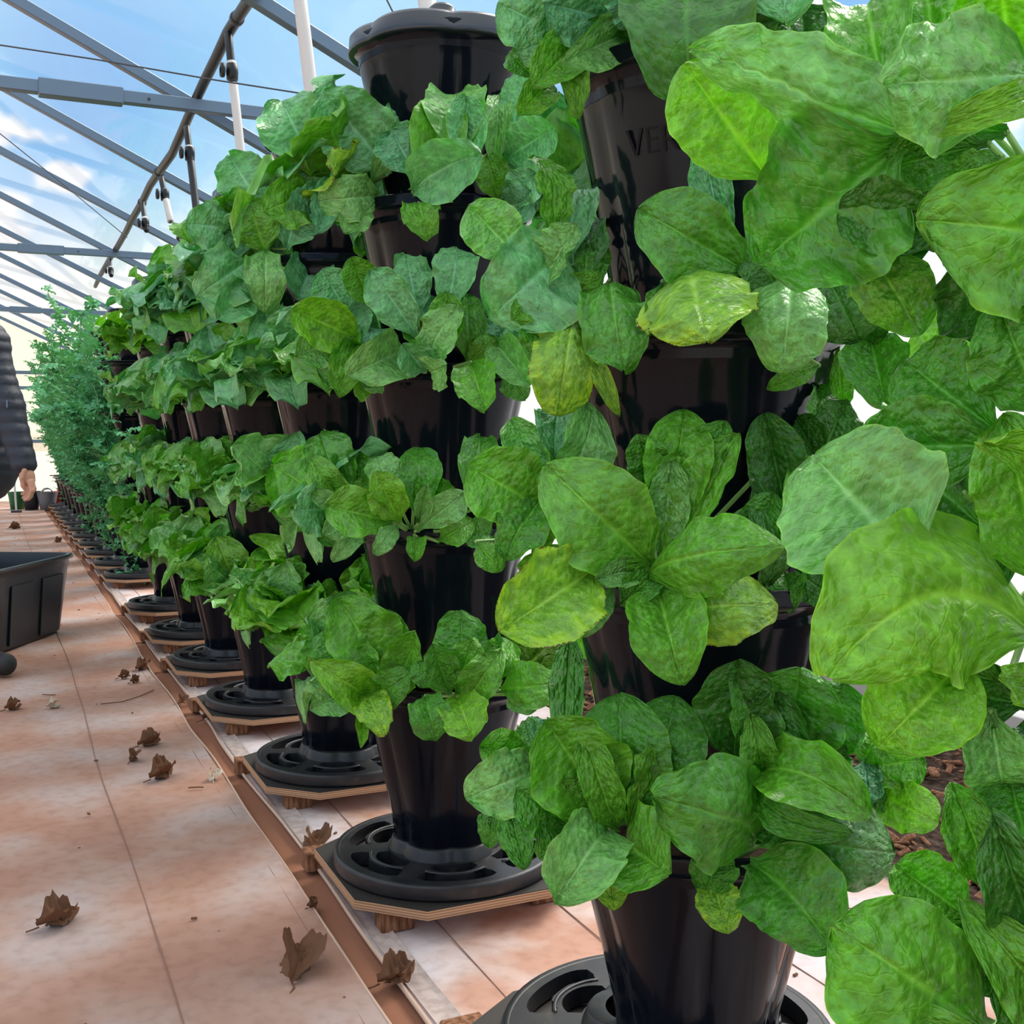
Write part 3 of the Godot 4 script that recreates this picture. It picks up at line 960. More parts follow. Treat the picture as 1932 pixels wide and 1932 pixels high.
# ------------------------------------------------------------------ bodies: tapered capsules joined with a smooth minimum, meshed as surface nets
func nets(bones: Array, cell: float, k: float, puff := 0.0) -> ArrayMesh:
	var lo := Vector3.INF
	var hi := -Vector3.INF
	for b in bones:
		var r: float = maxf(b[2], b[3]) + k + cell * 3.0
		for p in [b[0], b[1]]:
			lo = lo.min(p - Vector3.ONE * r)
			hi = hi.max(p + Vector3.ONE * r)
	var nx := int((hi.x - lo.x) / cell) + 1
	var ny := int((hi.y - lo.y) / cell) + 1
	var nz := int((hi.z - lo.z) / cell) + 1
	var f := PackedFloat32Array()
	f.resize(nx * ny * nz)
	f.fill(1.0)
	for b in bones:
		var a: Vector3 = b[0]
		var d: Vector3 = b[1] - b[0]
		var ra: float = b[2]
		var rb: float = b[3]
		var l2 := maxf(d.length_squared(), 1e-9)
		var r := maxf(ra, rb) + k + cell * 2.0
		var l := ((a.min(b[1]) - Vector3.ONE * r - lo) / cell).floor().max(Vector3.ZERO)
		var h := ((a.max(b[1]) + Vector3.ONE * r - lo) / cell).ceil()
		for z in range(int(l.z), mini(int(h.z), nz)):
			for y in range(int(l.y), mini(int(h.y), ny)):
				for x in range(int(l.x), mini(int(h.x), nx)):
					var p := lo + Vector3(x, y, z) * cell
					var t := clampf((p - a).dot(d) / l2, 0.0, 1.0)
					var q := (p - a - d * t).length() - lerpf(ra, rb, t)
					var i := (z * ny + y) * nx + x
					var g := f[i]
					var w := maxf(k - absf(g - q), 0.0) / k
					f[i] = minf(g, q) - w * w * k * 0.25
	if puff > 0.0:
		for z in nz:
			for y in ny:
				var s := puff * absf(sin((lo.y + y * cell) * 66.0 + 0.4 * sin((lo.y + y * cell) * 9.0)))
				for x in nx:
					f[(z * ny + y) * nx + x] -= s
	var pos := PackedVector3Array()
	var nor := PackedVector3Array()
	var uv := PackedVector2Array()
	var idx := PackedInt32Array()
	var at := PackedInt32Array()
	at.resize(nx * ny * nz)
	at.fill(-1)
	var step := [1, nx, nx * ny]
	for z in nz - 1:
		for y in ny - 1:
			for x in nx - 1:
				var i := (z * ny + y) * nx + x
				var inside := 0
				var c := PackedFloat32Array([f[i], f[i + 1], f[i + nx], f[i + nx + 1], f[i + nx * ny], f[i + nx * ny + 1], f[i + nx * ny + nx], f[i + nx * ny + nx + 1]])
				for v in c:
					if v < 0.0:
						inside += 1
				if inside == 0 or inside == 8:
					continue
				var sum := Vector3.ZERO
				var n := 0
				for e in [[0, 1], [2, 3], [4, 5], [6, 7], [0, 2], [1, 3], [4, 6], [5, 7], [0, 4], [1, 5], [2, 6], [3, 7]]:
					var u: float = c[e[0]]
					var v: float = c[e[1]]
					if (u < 0.0) != (v < 0.0):
						var t := u / (u - v)
						var pa := Vector3(e[0] & 1, (e[0] >> 1) & 1, e[0] >> 2)
						var pb := Vector3(e[1] & 1, (e[1] >> 1) & 1, e[1] >> 2)
						sum += pa.lerp(pb, t)
						n += 1
				at[i] = pos.size()
				pos.append(lo + (Vector3(x, y, z) + sum / n) * cell)
				nor.append(Vector3(c[1] + c[3] + c[5] + c[7] - c[0] - c[2] - c[4] - c[6], c[2] + c[3] + c[6] + c[7] - c[0] - c[1] - c[4] - c[5], c[4] + c[5] + c[6] + c[7] - c[0] - c[1] - c[2] - c[3]).normalized())
				uv.append(Vector2(x, y) * cell)
	for z in range(1, nz - 1):
		for y in range(1, ny - 1):
			for x in range(1, nx - 1):
				var i := (z * ny + y) * nx + x
				for ax in 3:
					var g := f[i + step[ax]]
					if (f[i] < 0.0) == (g < 0.0):
						continue
					var s1: int = step[(ax + 1) % 3]
					var s2: int = step[(ax + 2) % 3]
					var q := [at[i], at[i - s1], at[i - s1 - s2], at[i - s2]]
					if q.min() < 0:
						continue
					if f[i] < 0.0:
						idx.append_array([q[0], q[2], q[1], q[0], q[3], q[2]])
					else:
						idx.append_array([q[0], q[1], q[2], q[0], q[2], q[3]])
	return make(pos, nor, uv, idx)

func person() -> void:
	var foot := G(-62, 1262)
	var t := thing("person", "person in a dark quilted coat and jeans standing by the black tub, arm hanging", "person", foot)
	var L := func(x: float, y: float, z: float) -> Vector3: return P(x, y, z) - foot
	var neck: Vector3 = L.call(-62, 612, 4.8)
	var head: Vector3 = L.call(-56, 552, 4.79)
	var top: Vector3 = L.call(-58, 530, 4.8)
	var shn: Vector3 = L.call(-24, 648, 4.68)
	var shf: Vector3 = L.call(-100, 648, 4.93)
	var eln: Vector3 = L.call(13, 766, 4.66)
	var wrn: Vector3 = L.call(45, 876, 4.62)
	var elf: Vector3 = L.call(-118, 770, 4.98)
	var wrf: Vector3 = L.call(-96, 872, 4.92)
	var hipn: Vector3 = L.call(-45, 890, 4.74)
	var hipf: Vector3 = L.call(-82, 890, 4.86)
	var knn: Vector3 = L.call(-52, 1070, 4.72)
	var knf: Vector3 = L.call(-100, 1070, 4.88)
	var ann: Vector3 = L.call(-38, 1232, 4.76)
	var anf: Vector3 = L.call(-120, 1230, 4.94)
	# the body, one skin from head to feet, with a hand of five fingers at the hanging arm
	var body := [[top, head, 0.085, 0.08], [head, L.call(-46, 575, 4.77), 0.07, 0.055], [L.call(-42, 558, 4.75), L.call(-36, 566, 4.74), 0.012, 0.014], [head, neck, 0.055, 0.055], [neck, L.call(-62, 700, 4.8), 0.07, 0.13], [L.call(-62, 700, 4.8), L.call(-62, 880, 4.8), 0.13, 0.13], [shn, shf, 0.06, 0.06], [shn, eln, 0.045, 0.036], [eln, wrn, 0.036, 0.026], [shf, elf, 0.045, 0.036], [elf, wrf, 0.036, 0.026], [hipn, knn, 0.075, 0.05], [hipf, knf, 0.075, 0.05], [knn, ann, 0.05, 0.035], [knf, anf, 0.05, 0.035]]
	var skin := part("body", nets(body, 0.018, 0.03), M["skin"], t)
	var palm: Vector3 = L.call(51, 898, 4.61)
	var hand := [[wrn, palm, 0.025, 0.030], [palm, L.call(54, 906, 4.61), 0.028, 0.026]]
	var fingers := [[[60, 908, 4.60], [64, 922, 4.60], [58, 936, 4.60], [51, 941, 4.60]], [[56, 910, 4.59], [60, 926, 4.585], [54, 940, 4.59], [47, 943, 4.59]], [[52, 910, 4.63], [56, 926, 4.64], [50, 938, 4.635], [44, 939, 4.63]], [[49, 907, 4.65], [52, 921, 4.66], [47, 931, 4.65], [42, 932, 4.65]], [[46, 888, 4.58], [41, 902, 4.575], [43, 916, 4.58], [46, 922, 4.585]]]
	for fg in fingers.size():
		for k in 3:
			var a: Array = fingers[fg][k]
			var b: Array = fingers[fg][k + 1]
			hand.append([L.call(a[0], a[1], a[2]), L.call(b[0], b[1], b[2]), 0.0105 - 0.0012 * k, 0.0095 - 0.0012 * k])
	part("hand", nets(hand, 0.0035, 0.006), M["skin"], t)
	var coat := [[neck + Vector3(0, -0.03, 0), L.call(-62, 700, 4.8), 0.085, 0.17], [L.call(-62, 690, 4.8), L.call(-56, 800, 4.8), 0.165, 0.175], [L.call(-56, 800, 4.8), L.call(-60, 872, 4.8), 0.175, 0.185], [L.call(-45, 850, 4.78), L.call(-38, 880, 4.78), 0.14, 0.15], [L.call(-85, 850, 4.85), L.call(-88, 880, 4.85), 0.14, 0.15], [shn, shf, 0.085, 0.085], [shn, eln, 0.075, 0.062], [eln, wrn, 0.062, 0.048], [shf, elf, 0.075, 0.062], [elf, wrf, 0.062, 0.048]]
	part("coat", nets(coat, 0.014, 0.03, 0.006), M["coat"], t)
	part("trousers", nets([[hipn, knn, 0.095, 0.07], [hipf, knf, 0.095, 0.07], [hipn, hipf, 0.1, 0.1], [knn, ann, 0.07, 0.055], [knf, anf, 0.07, 0.055]], 0.016, 0.03), M["jeans"], t)
	part("shoe", nets([[L.call(-38, 1240, 4.76), L.call(12, 1251, 4.66), 0.046, 0.040], [L.call(-50, 1250, 4.78), L.call(10, 1258, 4.66), 0.034, 0.036]], 0.011, 0.02), M["boot"], t)
	part("shoe", nets([[L.call(-120, 1238, 4.94), L.call(-75, 1243, 4.86), 0.046, 0.040], [L.call(-130, 1243, 4.95), L.call(-72, 1248, 4.86), 0.034, 0.036]], 0.011, 0.02), M["boot"], t)
	part("hair", nets([[L.call(-62, 530, 4.81), L.call(-66, 560, 4.83), 0.098, 0.085], [L.call(-66, 560, 4.83), L.call(-70, 590, 4.85), 0.08, 0.05]], 0.014, 0.03), M["hair"], t)
	for e in [[-44, 552, 4.725], [-38, 552, 4.80]]:
		part("eye", nets([[L.call(e[0], e[1], e[2]), L.call(e[0] + 1, e[1], e[2]), 0.011, 0.011]], 0.005, 0.004), M["boot"], skin)
	part("zip_pull", chamfer_box(Vector3(0.006, 0.03, 0.004), 0.001), M["steel"], t, Transform3D(Basis(), L.call(13, 762, 4.585)))

func ring_loft(rows: Array, round_: float, lip := true) -> ArrayMesh:
	# rows of [half width, half depth, height] as rounded rectangles
	var pos := PackedVector3Array()
	var n := 40
	for r in rows:
		for k in n + 1:
			var w := -TAU * k / n + 0.01
			var c := cos(w)
			var s := sin(w)
			var p := 2.0 / round_
			pos.append(Vector3(signf(s) * pow(absf(s), p) * r[0], r[2], signf(c) * pow(absf(c), p) * r[1]))
	return sheet(pos, rows.size(), n + 1, true)

func clutter() -> void:
	# black tub on the path
	var far := G(124, 1191)
	var near := G(0, 1237)
	var long := (near - far)
	long.y = 0
	long = long.normalized()
	var wide := long.cross(Vector3.UP)
	if wide.dot(cam_basis.x) > 0:
		wide = -wide
	var mid := far + long * 0.36 + wide * 0.25
	var t := thing("storage_tub", "large black plastic storage tub with a rolled rim on the path", "tub", mid)
	t.transform.basis = Basis(-wide, Vector3.UP, (-wide).cross(Vector3.UP))
	part("tub", ring_loft([[0.0, 0.0, 0.004], [0.235, 0.345, 0.004], [0.25, 0.36, 0.02], [0.285, 0.40, 0.34], [0.29, 0.405, 0.345], [0.29, 0.405, 0.375], [0.305, 0.42, 0.378], [0.307, 0.422, 0.394], [0.300, 0.415, 0.400], [0.284, 0.40, 0.398], [0.276, 0.39, 0.34], [0.24, 0.35, 0.02], [0.0, 0.0, 0.02]], 9.0), M["tub"], t)
	for z in [-0.17, 0.12]:
		var sl := slab(PackedVector2Array([Vector2(-0.09, 0.03), Vector2(0.09, 0.03), Vector2(0.105, 0.31), Vector2(-0.105, 0.31)]), 0.0, 0.008)
		var lean := Basis(Vector3.UP, PI / 2) * Basis(Vector3.RIGHT, 0.105)
		part("side_panel", sl, M["tub"], t, Transform3D(lean, Vector3(0.2485, 0.0, z)))
	# buckets by the end wall
	var bk := [["bucket", "dark green plastic bucket by the cream end wall", 33, 961, 0.085, 0.115, 0.235, "green_bucket"], ["bucket", "black plastic bucket below the hanging hand, by the end wall", 60, 962, 0.085, 0.12, 0.25, "tub"], ["trug", "grey flexible trug with two handles by the end wall", 90, 962, 0.09, 0.135, 0.24, "grey_trug"], ["trug", "bright red flexible trug beside the grey one by the end wall", 119, 960, 0.085, 0.12, 0.24, "red_trug"]]
	for b in bk:
		var o := thing(b[0], b[1], b[0], G(b[2], b[3]), 0.0, "buckets and trugs by the end wall")
		part("body", lathe([[0.0, 0.002], [b[4], 0.002], [lerpf(b[4], b[5], 0.5), b[6] * 0.5], [b[5], b[6] * 0.97], [b[5] + 0.006, b[6]], [b[5] - 0.006, b[6]], [b[4], 0.02], [0.0, 0.02]], 28), M[b[7]], o)
		if b[0] == "trug":
			for s in [-1, 1]:
				var pts := []
				for k in 9:
					var w := PI * k / 8.0
					pts.append(Vector3(0.06 * cos(w), b[6] + 0.045 * sin(w), s * b[5] * 0.92))
				part("handle", tube(pts, 0.007, 6), M[b[7]], o)
		else:
			var pts := []
			for k in 9:
				var w := PI * k / 8.0
				pts.append(Vector3(b[5] * cos(w), b[6] - 0.02 - 0.05 * sin(w), b[5] * sin(w)))
			part("handle", tube(pts, 0.003, 5), M["wire"], o)
	var hoe := thing("hoe", "long handled hoe leaning beside the green bucket", "tool", G(31, 967))
	part("handle", tube([Vector3(0, 0.01, 0), Vector3(-0.01, 0.3, -0.02), Vector3(-0.03, 0.75, -0.06)], 0.012, 8), M["white_pipe"], hoe)
	part("blade", chamfer_box(Vector3(0.13, 0.03, 0.05), 0.004), M["wire"], hoe, Transform3D(Basis(), Vector3(0, 0.015, 0)))
	# shrivelled leaves and straws lying about
	var dl := [["crumpled brown dry leaf, the biggest one, beside the channel", 557, 1835, 0.115, 70, "dry_leaf"], ["curled brown dry leaf alone on the left of the path", 110, 1745, 0.085, 15, "dry_leaf"], ["twisted brown dry leaf in the middle of the path", 305, 1468, 0.085, 30, "dry_leaf"], ["thin brown dry leaf above the twisted one on the path", 282, 1408, 0.075, 10, "dry_leaf"], ["small dark dry leaf left of the thin one on the path", 251, 1436, 0.05, 60, "dry_leaf"], ["wavy brown dry leaf on the pale sheet near the front tower", 748, 1854, 0.075, 5, "dry_leaf"], ["dry leaf crumpled against the platform of the second tower", 588, 1608, 0.09, 80, "dry_leaf"], ["dark dry leaf by the channel beside the fourth tower", 268, 1264, 0.075, 40, "dry_leaf"], ["brown dry leaf lying at the batten of the third tower", 405, 1357, 0.095, 20, "dry_leaf"], ["small dry leaf lying in the channel", 342, 1329, 0.05, 70, "dry_leaf"], ["little dry leaf farther up in the channel", 590, 1715, 0.03, 20, "dry_leaf"], ["white scrap of leaf on the left of the path", 101, 1337, 0.05, 5, "pale_straw"], ["small dark leaf at the far left of the path", 25, 1340, 0.06, 15, "dry_leaf"], ["thin pale leaf beyond the twisted one on the path", 235, 1281, 0.05, 5, "dry_leaf"], ["tiny dry leaf pair near the channel and fourth tower", 255, 1289, 0.045, 25, "dry_leaf"], ["dark dry leaf on the path behind the tub", 110, 1024, 0.075, 30, "dry_leaf"], ["dry leaf lying far up the path near the pea plants", 105, 974, 0.09, 30, "dry_leaf"], ["brown leaf scrap on the path left of the tub rim", 28, 998, 0.11, 0, "dry_leaf"], ["pale dry leaf curl by the channel", 402, 1473, 0.045, 80, "pale_straw"], ["small dry leaf on the pale sheet beside the fifth tower", 278, 1105, 0.045, 30, "dry_leaf"]]
	for d in dl:
		var at := G(d[1], d[2])
		var l: float = d[3]
		var o := thing("dry_leaf", d[0], "dry leaf", at, deg_to_rad(d[4]), "dry leaves on the ground")
		var dry := {"w": l * 0.75, "cup": 0.75, "ruf": 0.035, "curl": 0.12, "frill": 0.5, "seed": l * 100.0 + d[1], "blis": 0.007, "nu": 24, "nv": 19, "stem": 0.25, "e": 1.0}
		part("blade", leaf_mesh(Vector3(-l * 0.5, 0.012, 0), Vector3(0, l * 0.22, l * 0.2), Vector3(l * 0.4, 0.02, 0), Vector3(0, 1, 0.3), dry), M[d[5]], o)
		dry.seed += 3.3
		dry.w = l * 0.5
		dry.cup = -0.5
		part("blade", leaf_mesh(Vector3(-l * 0.35, 0.01, l * 0.08), Vector3(0.0, l * 0.30, -l * 0.1), Vector3(l * 0.5, 0.008, -l * 0.1), Vector3(0, 1, -0.3), dry), M[d[5]], o)
		part("stalk", tube([Vector3(-l * 0.45, 0.006, 0), Vector3(-l * 0.6, 0.006, l * 0.05), Vector3(-l * 0.75, 0.003, 0)], 0.0018, 5), M[d[5]], o)
	var twig := [["long thin bent twig lying across the path", [[190, 1328], [230, 1324], [262, 1314], [290, 1302]]], ["short straw on the path beside the twisted dry leaf", [[355, 1486], [370, 1485], [384, 1485]]], ["fine straw near the shoe on the path", [[80, 1310], [95, 1311], [105, 1311]]]]
	for w in twig:
		var pts := []
		var o0 := G(w[1][0][0], w[1][0][1], 0.008)
		for q in w[1]:
			pts.append(G(q[0], q[1], 0.008) - o0)
		whole("twig", tube(pts, 0.002, 5), M["dry_leaf"], w[0], "twig", Transform3D(Basis(), o0), "twigs on the path")
	var specks := MultiMesh.new()
	specks.transform_format = MultiMesh.TRANSFORM_3D
	specks.mesh = chamfer_box(Vector3(0.012, 0.004, 0.006), 0.001)
	specks.instance_count = 420
	for i in 420:
		var w := rng.randf_range(1.6, 12.0)
		var b := Basis(Vector3.UP, rng.randf() * TAU).scaled(Vector3.ONE * rng.randf_range(0.3, 1.2))
		specks.set_instance_transform(i, Transform3D(b, Vector3(rng.randf_range(-1.8, 0.56) if i % 4 else rng.randf_range(0.7, 1.7), 0.006, -w)))
	var sm := MultiMeshInstance3D.new()
	sm.name = "litter_crumbs"
	sm.multimesh = specks
	sm.material_override = M["dry_leaf"]
	add_child(sm, true)
	tag(sm, "brown crumbs of leaf and soil strewn over the ground sheets", "litter")
	sm.set_meta("kind", "stuff")

func pea_leaflets() -> ArrayMesh:
	var st := SurfaceTool.new()
	st.begin(Mesh.PRIMITIVE_TRIANGLES)
	var add := func(at: Vector3, dir: Vector3, l: float, w: float) -> void:
		var m := leaf_mesh(at, at + dir * l * 0.5 + Vector3(0, 0.25 * l, 0), at + dir * l, Vector3.UP, {"w": w, "nu": 6, "nv": 5, "cup": 0.2, "ruf": 0.02, "blis": 0.0, "e": 1.1, "seed": l * 100.0})
		st.append_from(m, 0, Transform3D.IDENTITY)
	for k in 3:
		for s in [-1.0, 1.0]:
			add.call(Vector3(0, 0.01 * k, 0.03 * k), Vector3(s * 0.8, 0.2, 0.6).normalized(), 0.055 - 0.006 * k, 0.034 - 0.003 * k)
	add.call(Vector3(0, 0.03, 0.085), Vector3(0, 0.1, 1).normalized(), 0.04, 0.024)
	return st.commit()

func peas() -> void:
	var leaflets := pea_leaflets()
	var ws := [7.85, 8.65, 9.45, 10.25, 11.05, 11.85, 12.65, 13.45, 14.25, 15.05, 15.9]
	var nth := ["first", "second", "third", "fourth", "fifth", "sixth", "seventh", "eighth", "ninth", "tenth", "last"]
	for k in ws.size():
		var w: float = ws[k]
		var which := "%s pea tower beyond the lettuces" % nth[k]
		tower_base(k, ROW, w, 0.0, "pea", which)
		for t in (5 if k < 3 else 1):
			var p := thing("planter_pot", "black planter pot, %s tier of the %s" % [ORD[t], which], "planter pot", Vector3(ROW, RIMS[t], -w), 0.0, "stacked black planter pots")
			part("pot", foot_pot_mesh if t == 0 else pot_mesh, M["black_plastic"], p)
			if t < 4:
				part("soil", soil_mesh, M["potting_soil"], p)
				part("collar_ring", lathe([[0.185, -0.012], [0.235, -0.012], [0.24, -0.004], [0.235, 0.0], [0.185, 0.0]], 40), M["black_plastic"], p)
		var plant := thing("pea_plant", "tangled pea plant climbing the %s" % which, "pea plant", Vector3(ROW, 0.0, -w), 0.0, "pea plants")
		var st := SurfaceTool.new()
		st.begin(Mesh.PRIMITIVE_TRIANGLES)
		var mm := MultiMesh.new()
		mm.transform_format = MultiMesh.TRANSFORM_3D
		mm.mesh = leaflets
		var tr: Array[Transform3D] = []
		for v in 34:
			var az := rng.randf_range(150.0, 380.0)
			var r := rng.randf_range(0.2, 0.36)
			var y := rng.randf_range(0.25, 1.35)
			var pts := []
			var n := 9
			var rise := rng.randf_range(0.3, 0.75)
			for i in n:
				var f := float(i) / (n - 1)
				var a := deg_to_rad(az + 40.0 * wobble.get_noise_2d(f * 60.0 + v * 33.0, k * 71.0))
				var py := y + rise * f - (0.25 * f * f if v % 3 == 0 else 0.0)
				if v % 5 == 0:
					py = y - 0.5 * rise * f
				py = maxf(py, 0.05)
				var rr := (r + 0.16 * f * (1.0 if y < 1.2 else 0.3)) * lerpf(0.36 if k < 3 else 0.2, 1.15, smoothstep(0.2, 1.25, py)) * (1.0 if k < 5 else 0.6)
				rr += 0.1 * wobble.get_noise_2d(f * 80.0, v * 51.0 + k * 17.0) * (0.3 + 0.7 * smoothstep(0.4, 1.0, py))
				var p := Vector3(sin(a) * rr, py, -cos(a) * rr)
				pts.append(p)
				for q in 2:
					var b := Basis.from_euler(Vector3(rng.randf_range(-0.7, 0.5), rng.randf() * TAU, rng.randf_range(-0.5, 0.5))).scaled(Vector3.ONE * rng.randf_range(0.6, 1.25))
					tr.append(Transform3D(b, p + Vector3(rng.randf_range(-0.02, 0.02), rng.randf_range(-0.02, 0.02), rng.randf_range(-0.02, 0.02))))
			st.append_from(tube(pts, 0.0035, 5), 0, Transform3D.IDENTITY)
		part("stems", st.commit(), M["pea_stem"], plant)
		mm.instance_count = tr.size()
		for i in tr.size():
			mm.set_instance_transform(i, tr[i])
		var mi := MultiMeshInstance3D.new()
		mi.name = "foliage"
		mi.multimesh = mm
		mi.material_override = M["pea_leaf"]
		mi.set_meta("kind", "stuff")
		plant.add_child(mi, true)

func lettering() -> void:
	# raised letters on the fourth pot of the front tower
	var pot: Node3D
	for c in get_children():
		if c.has_meta("label") and c.get_meta("label") == "glossy black fluted planter pot, fourth tier of the front tower":
			pot = c
	var tm := TextMesh.new()
	var sf := SystemFont.new()
	sf.font_names = PackedStringArray(["Droid Sans"])
	tm.font = sf
	tm.text = "VER"
	tm.font_size = 16
	tm.pixel_size = 0.0026
	tm.depth = 0.004
	var a := deg_to_rad(214.5 + 24.0)
	var d := Vector3(sin(a), 0, -cos(a))
	var x := Vector3.UP.cross(d)
	var n := (d - Vector3(0, 0.24, 0)).normalized()
	part("raised_letters", tm, M["black_plastic"], pot, Transform3D(Basis(x, n.cross(x), n), d * 0.158 + Vector3(0, -0.115, 0)))

#HEROBEGIN
func nearest_lettuces() -> void:
	var p0 := thing("lettuce", "yellowing lettuce drooping over the path side of the third pot, front tower", "lettuce", P(1100, 600, 1.47), 0.0, "lettuces in the planter towers")
	hero(p0, M.yellowing, P(1085, 572, 1.47), P(1056, 758, 1.38), 125, {"bow": 0.10, "cup": -0.25, "ruf": 0.03, "nu": 32, "nv": 23})
	hero(p0, M.yellowing, P(1104, 628, 1.47), P(1150, 745, 1.38), 34, {"bow": 0.05, "e": 1.9, "nu": 32, "nv": 23})
	hero(p0, M.mid, P(1150, 528, 1.47), P(1172, 682, 1.33), 140, {"bow": 0.16, "ruf": 0.05, "cup": -0.2, "nu": 32, "nv": 23})
	hero(p0, M.sea_green, P(1068, 470, 1.47), P(928, 598, 1.42), 190, {"bow": 0.10, "e": 1.25, "ruf": 0.03, "nu": 32, "nv": 23})
	hero(p0, M.pale, P(990, 500, 1.47), P(885, 388, 1.46), 95, {"bow": 0.04, "nu": 32, "nv": 23})
	hero(p0, M.fresh, P(1045, 470, 1.47), P(1048, 276, 1.44), 80, {"bow": 0.06, "roll": 35, "nu": 32, "nv": 23})
	hero(p0, M.pale, P(1010, 545, 1.47), P(1092, 425, 1.42), 85, {"bow": 0.08, "roll": -35, "nu": 32, "nv": 23})
	hero(p0, M.mid, P(1040, 500, 1.47), P(1000, 420, 1.50), 90, {"nu": 32, "nv": 23})
	hero(p0, M.sea_green, P(1075, 500, 1.47), P(1085, 300, 1.52), 95, {"bow": 0.03, "nu": 32, "nv": 23})
	hero(p0, M.deep, P(1110, 540, 1.47), P(1085, 390, 1.54), 110, {"bow": 0.03, "nu": 32, "nv": 23})
	hero(p0, M.fresh, P(1030, 540, 1.47), P(968, 605, 1.42), 60, {"bow": 0.1, "ruf": 0.05, "nu": 32, "nv": 23})
	hero(p0, M.mid, P(1050, 580, 1.47), P(1010, 690, 1.44), 90, {"bow": 0.1, "nu": 32, "nv": 23})
	hero(p0, M.fresh, P(1070, 560, 1.47), P(1125, 530, 1.43), 60, {"bow": 0.05, "nu": 32, "nv": 23})
	hero(p0, M.mid, P(1100, 560, 1.47), P(1110, 450, 1.50), 90, {"nu": 32, "nv": 23})
	var p1 := thing("lettuce", "lettuce with a hanging yellow edged leaf facing the camera, third pot, front tower", "lettuce", P(1340, 560, 1.37), 0.0, "lettuces in the planter towers")
	hero(p1, M.yellowing, P(1300, 508, 1.37), P(1335, 652, 1.26), 215, {"bow": 0.20, "e": 1.15, "cup": -0.25, "ruf": 0.02, "nu": 32, "nv": 23})
	hero(p1, M.pale, P(1495, 515, 1.37), P(1478, 688, 1.27), 165, {"bow": 0.16, "e": 1.2, "cup": -0.2, "ruf": 0.02, "nu": 32, "nv": 23})
	hero(p1, M.mid, P(1424, 520, 1.37), P(1212, 398, 1.30), 145, {"bow": 0.08, "e": 1.6, "cup": 0.1, "ruf": 0.015, "nu": 32, "nv": 23})
	hero(p1, M.sea_green, P(1372, 490, 1.37), P(1322, 256, 1.34), 75, {"bow": 0.05, "cup": 0.3, "nu": 32, "nv": 23})
	hero(p1, M.fresh, P(1546, 690, 1.37), P(1453, 730, 1.34), 40, {"bow": 0.1, "nu": 32, "nv": 23})
	hero(p1, M.mid, P(1250, 530, 1.37), P(1255, 640, 1.33), 70, {"bow": 0.1, "nu": 32, "nv": 23})
	hero(p1, M.deep, P(1560, 520, 1.37), P(1625, 650, 1.34), 120, {"bow": 0.12, "nu": 32, "nv": 23})
	hero(p1, M.deep, P(1470, 560, 1.37), P(1420, 440, 1.34), 110, {"nu": 32, "nv": 23})
	var p2 := thing("lettuce", "lettuce with pale lime leaves on the wall side of the third pot, front tower", "lettuce", P(1600, 620, 1.46), 0.0, "lettuces in the planter towers")
	hero(p2, M.mid, P(1640, 628, 1.46), P(1672, 768, 1.40), 112, {"bow": 0.08, "ruf": 0.02, "nu": 32, "nv": 23})
	hero(p2, M.deep, P(1625, 510, 1.46), P(1640, 650, 1.42), 115, {"bow": 0.1, "ruf": 0.05, "nu": 32, "nv": 23})
	hero(p2, M.lime, P(1690, 730, 1.46), P(1808, 608, 1.50), 100, {"ruf": 0.06, "nu": 32, "nv": 23})
	hero(p2, M.fresh, P(1580, 650, 1.46), P(1590, 770, 1.50), 50, {"nu": 32, "nv": 23})
	hero(p2, M.mid, P(1600, 600, 1.46), P(1560, 470, 1.46), 110, {"nu": 32, "nv": 23})
	hero(p2, M.deep, P(1620, 560, 1.46), P(1720, 520, 1.46), 120, {"nu": 32, "nv": 23})
	var p3 := thing("lettuce", "lettuce with a fat rounded leaf on the path side of the second pot, front tower", "lettuce", P(1060, 1010, 1.47), 0.0, "lettuces in the planter towers")
	hero(p3, M.fresh, P(1040, 968, 1.47), P(884, 878, 1.42), 150, {"bow": 0.06, "e": 1.4, "ruf": 0.02, "nu": 32, "nv": 23})
	hero(p3, M.pale, P(1022, 930, 1.47), P(965, 790, 1.46), 82, {"bow": 0.05, "nu": 32, "nv": 23})
	hero(p3, M.sea_green, P(1045, 870, 1.47), P(1052, 760, 1.52), 85, {"nu": 32, "nv": 23})
	hero(p3, M.pale, P(1050, 940, 1.47), P(1138, 785, 1.40), 110, {"bow": 0.08, "roll": 20, "nu": 32, "nv": 23})
	hero(p3, M.mid, P(1030, 925, 1.47), P(945, 1050, 1.42), 105, {"bow": 0.10, "roll": 20, "nu": 32, "nv": 23})
	hero(p3, M.fresh, P(898, 1022, 1.47), P(946, 1078, 1.44), 50, {"bow": 0.08, "nu": 32, "nv": 23})
	hero(p3, M.lime, P(1046, 972, 1.47), P(1014, 1042, 1.42), 36, {"nu": 32, "nv": 23})
	hero(p3, M.lime, P(1080, 1040, 1.47), P(982, 1068, 1.40), 48, {"bow": 0.1, "ruf": 0.06, "nu": 32, "nv": 23})
	hero(p3, M.mid, P(1080, 950, 1.47), P(1085, 830, 1.50), 100, {"nu": 32, "nv": 23})
	hero(p3, M.mid, P(1040, 1000, 1.47), P(1000, 900, 1.50), 90, {"nu": 32, "nv": 23})
	var p4 := thing("lettuce", "heart shaped lettuce with a furled upright cone, second pot of the front tower", "lettuce", P(1235, 1085, 1.37), 0.0, "lettuces in the planter towers")
	hero(p4, M.fresh, P(1232, 1070, 1.37), P(1043, 890, 1.29), 178, {"bow": 0.07, "e": 1.15, "ruf": 0.01, "cup": 0.12, "nu": 32, "nv": 23})
	hero(p4, M.pale, P(1248, 1058, 1.37), P(1268, 870, 1.34), 88, {"bow": 0.05, "cup": 0.3, "nu": 32, "nv": 23})
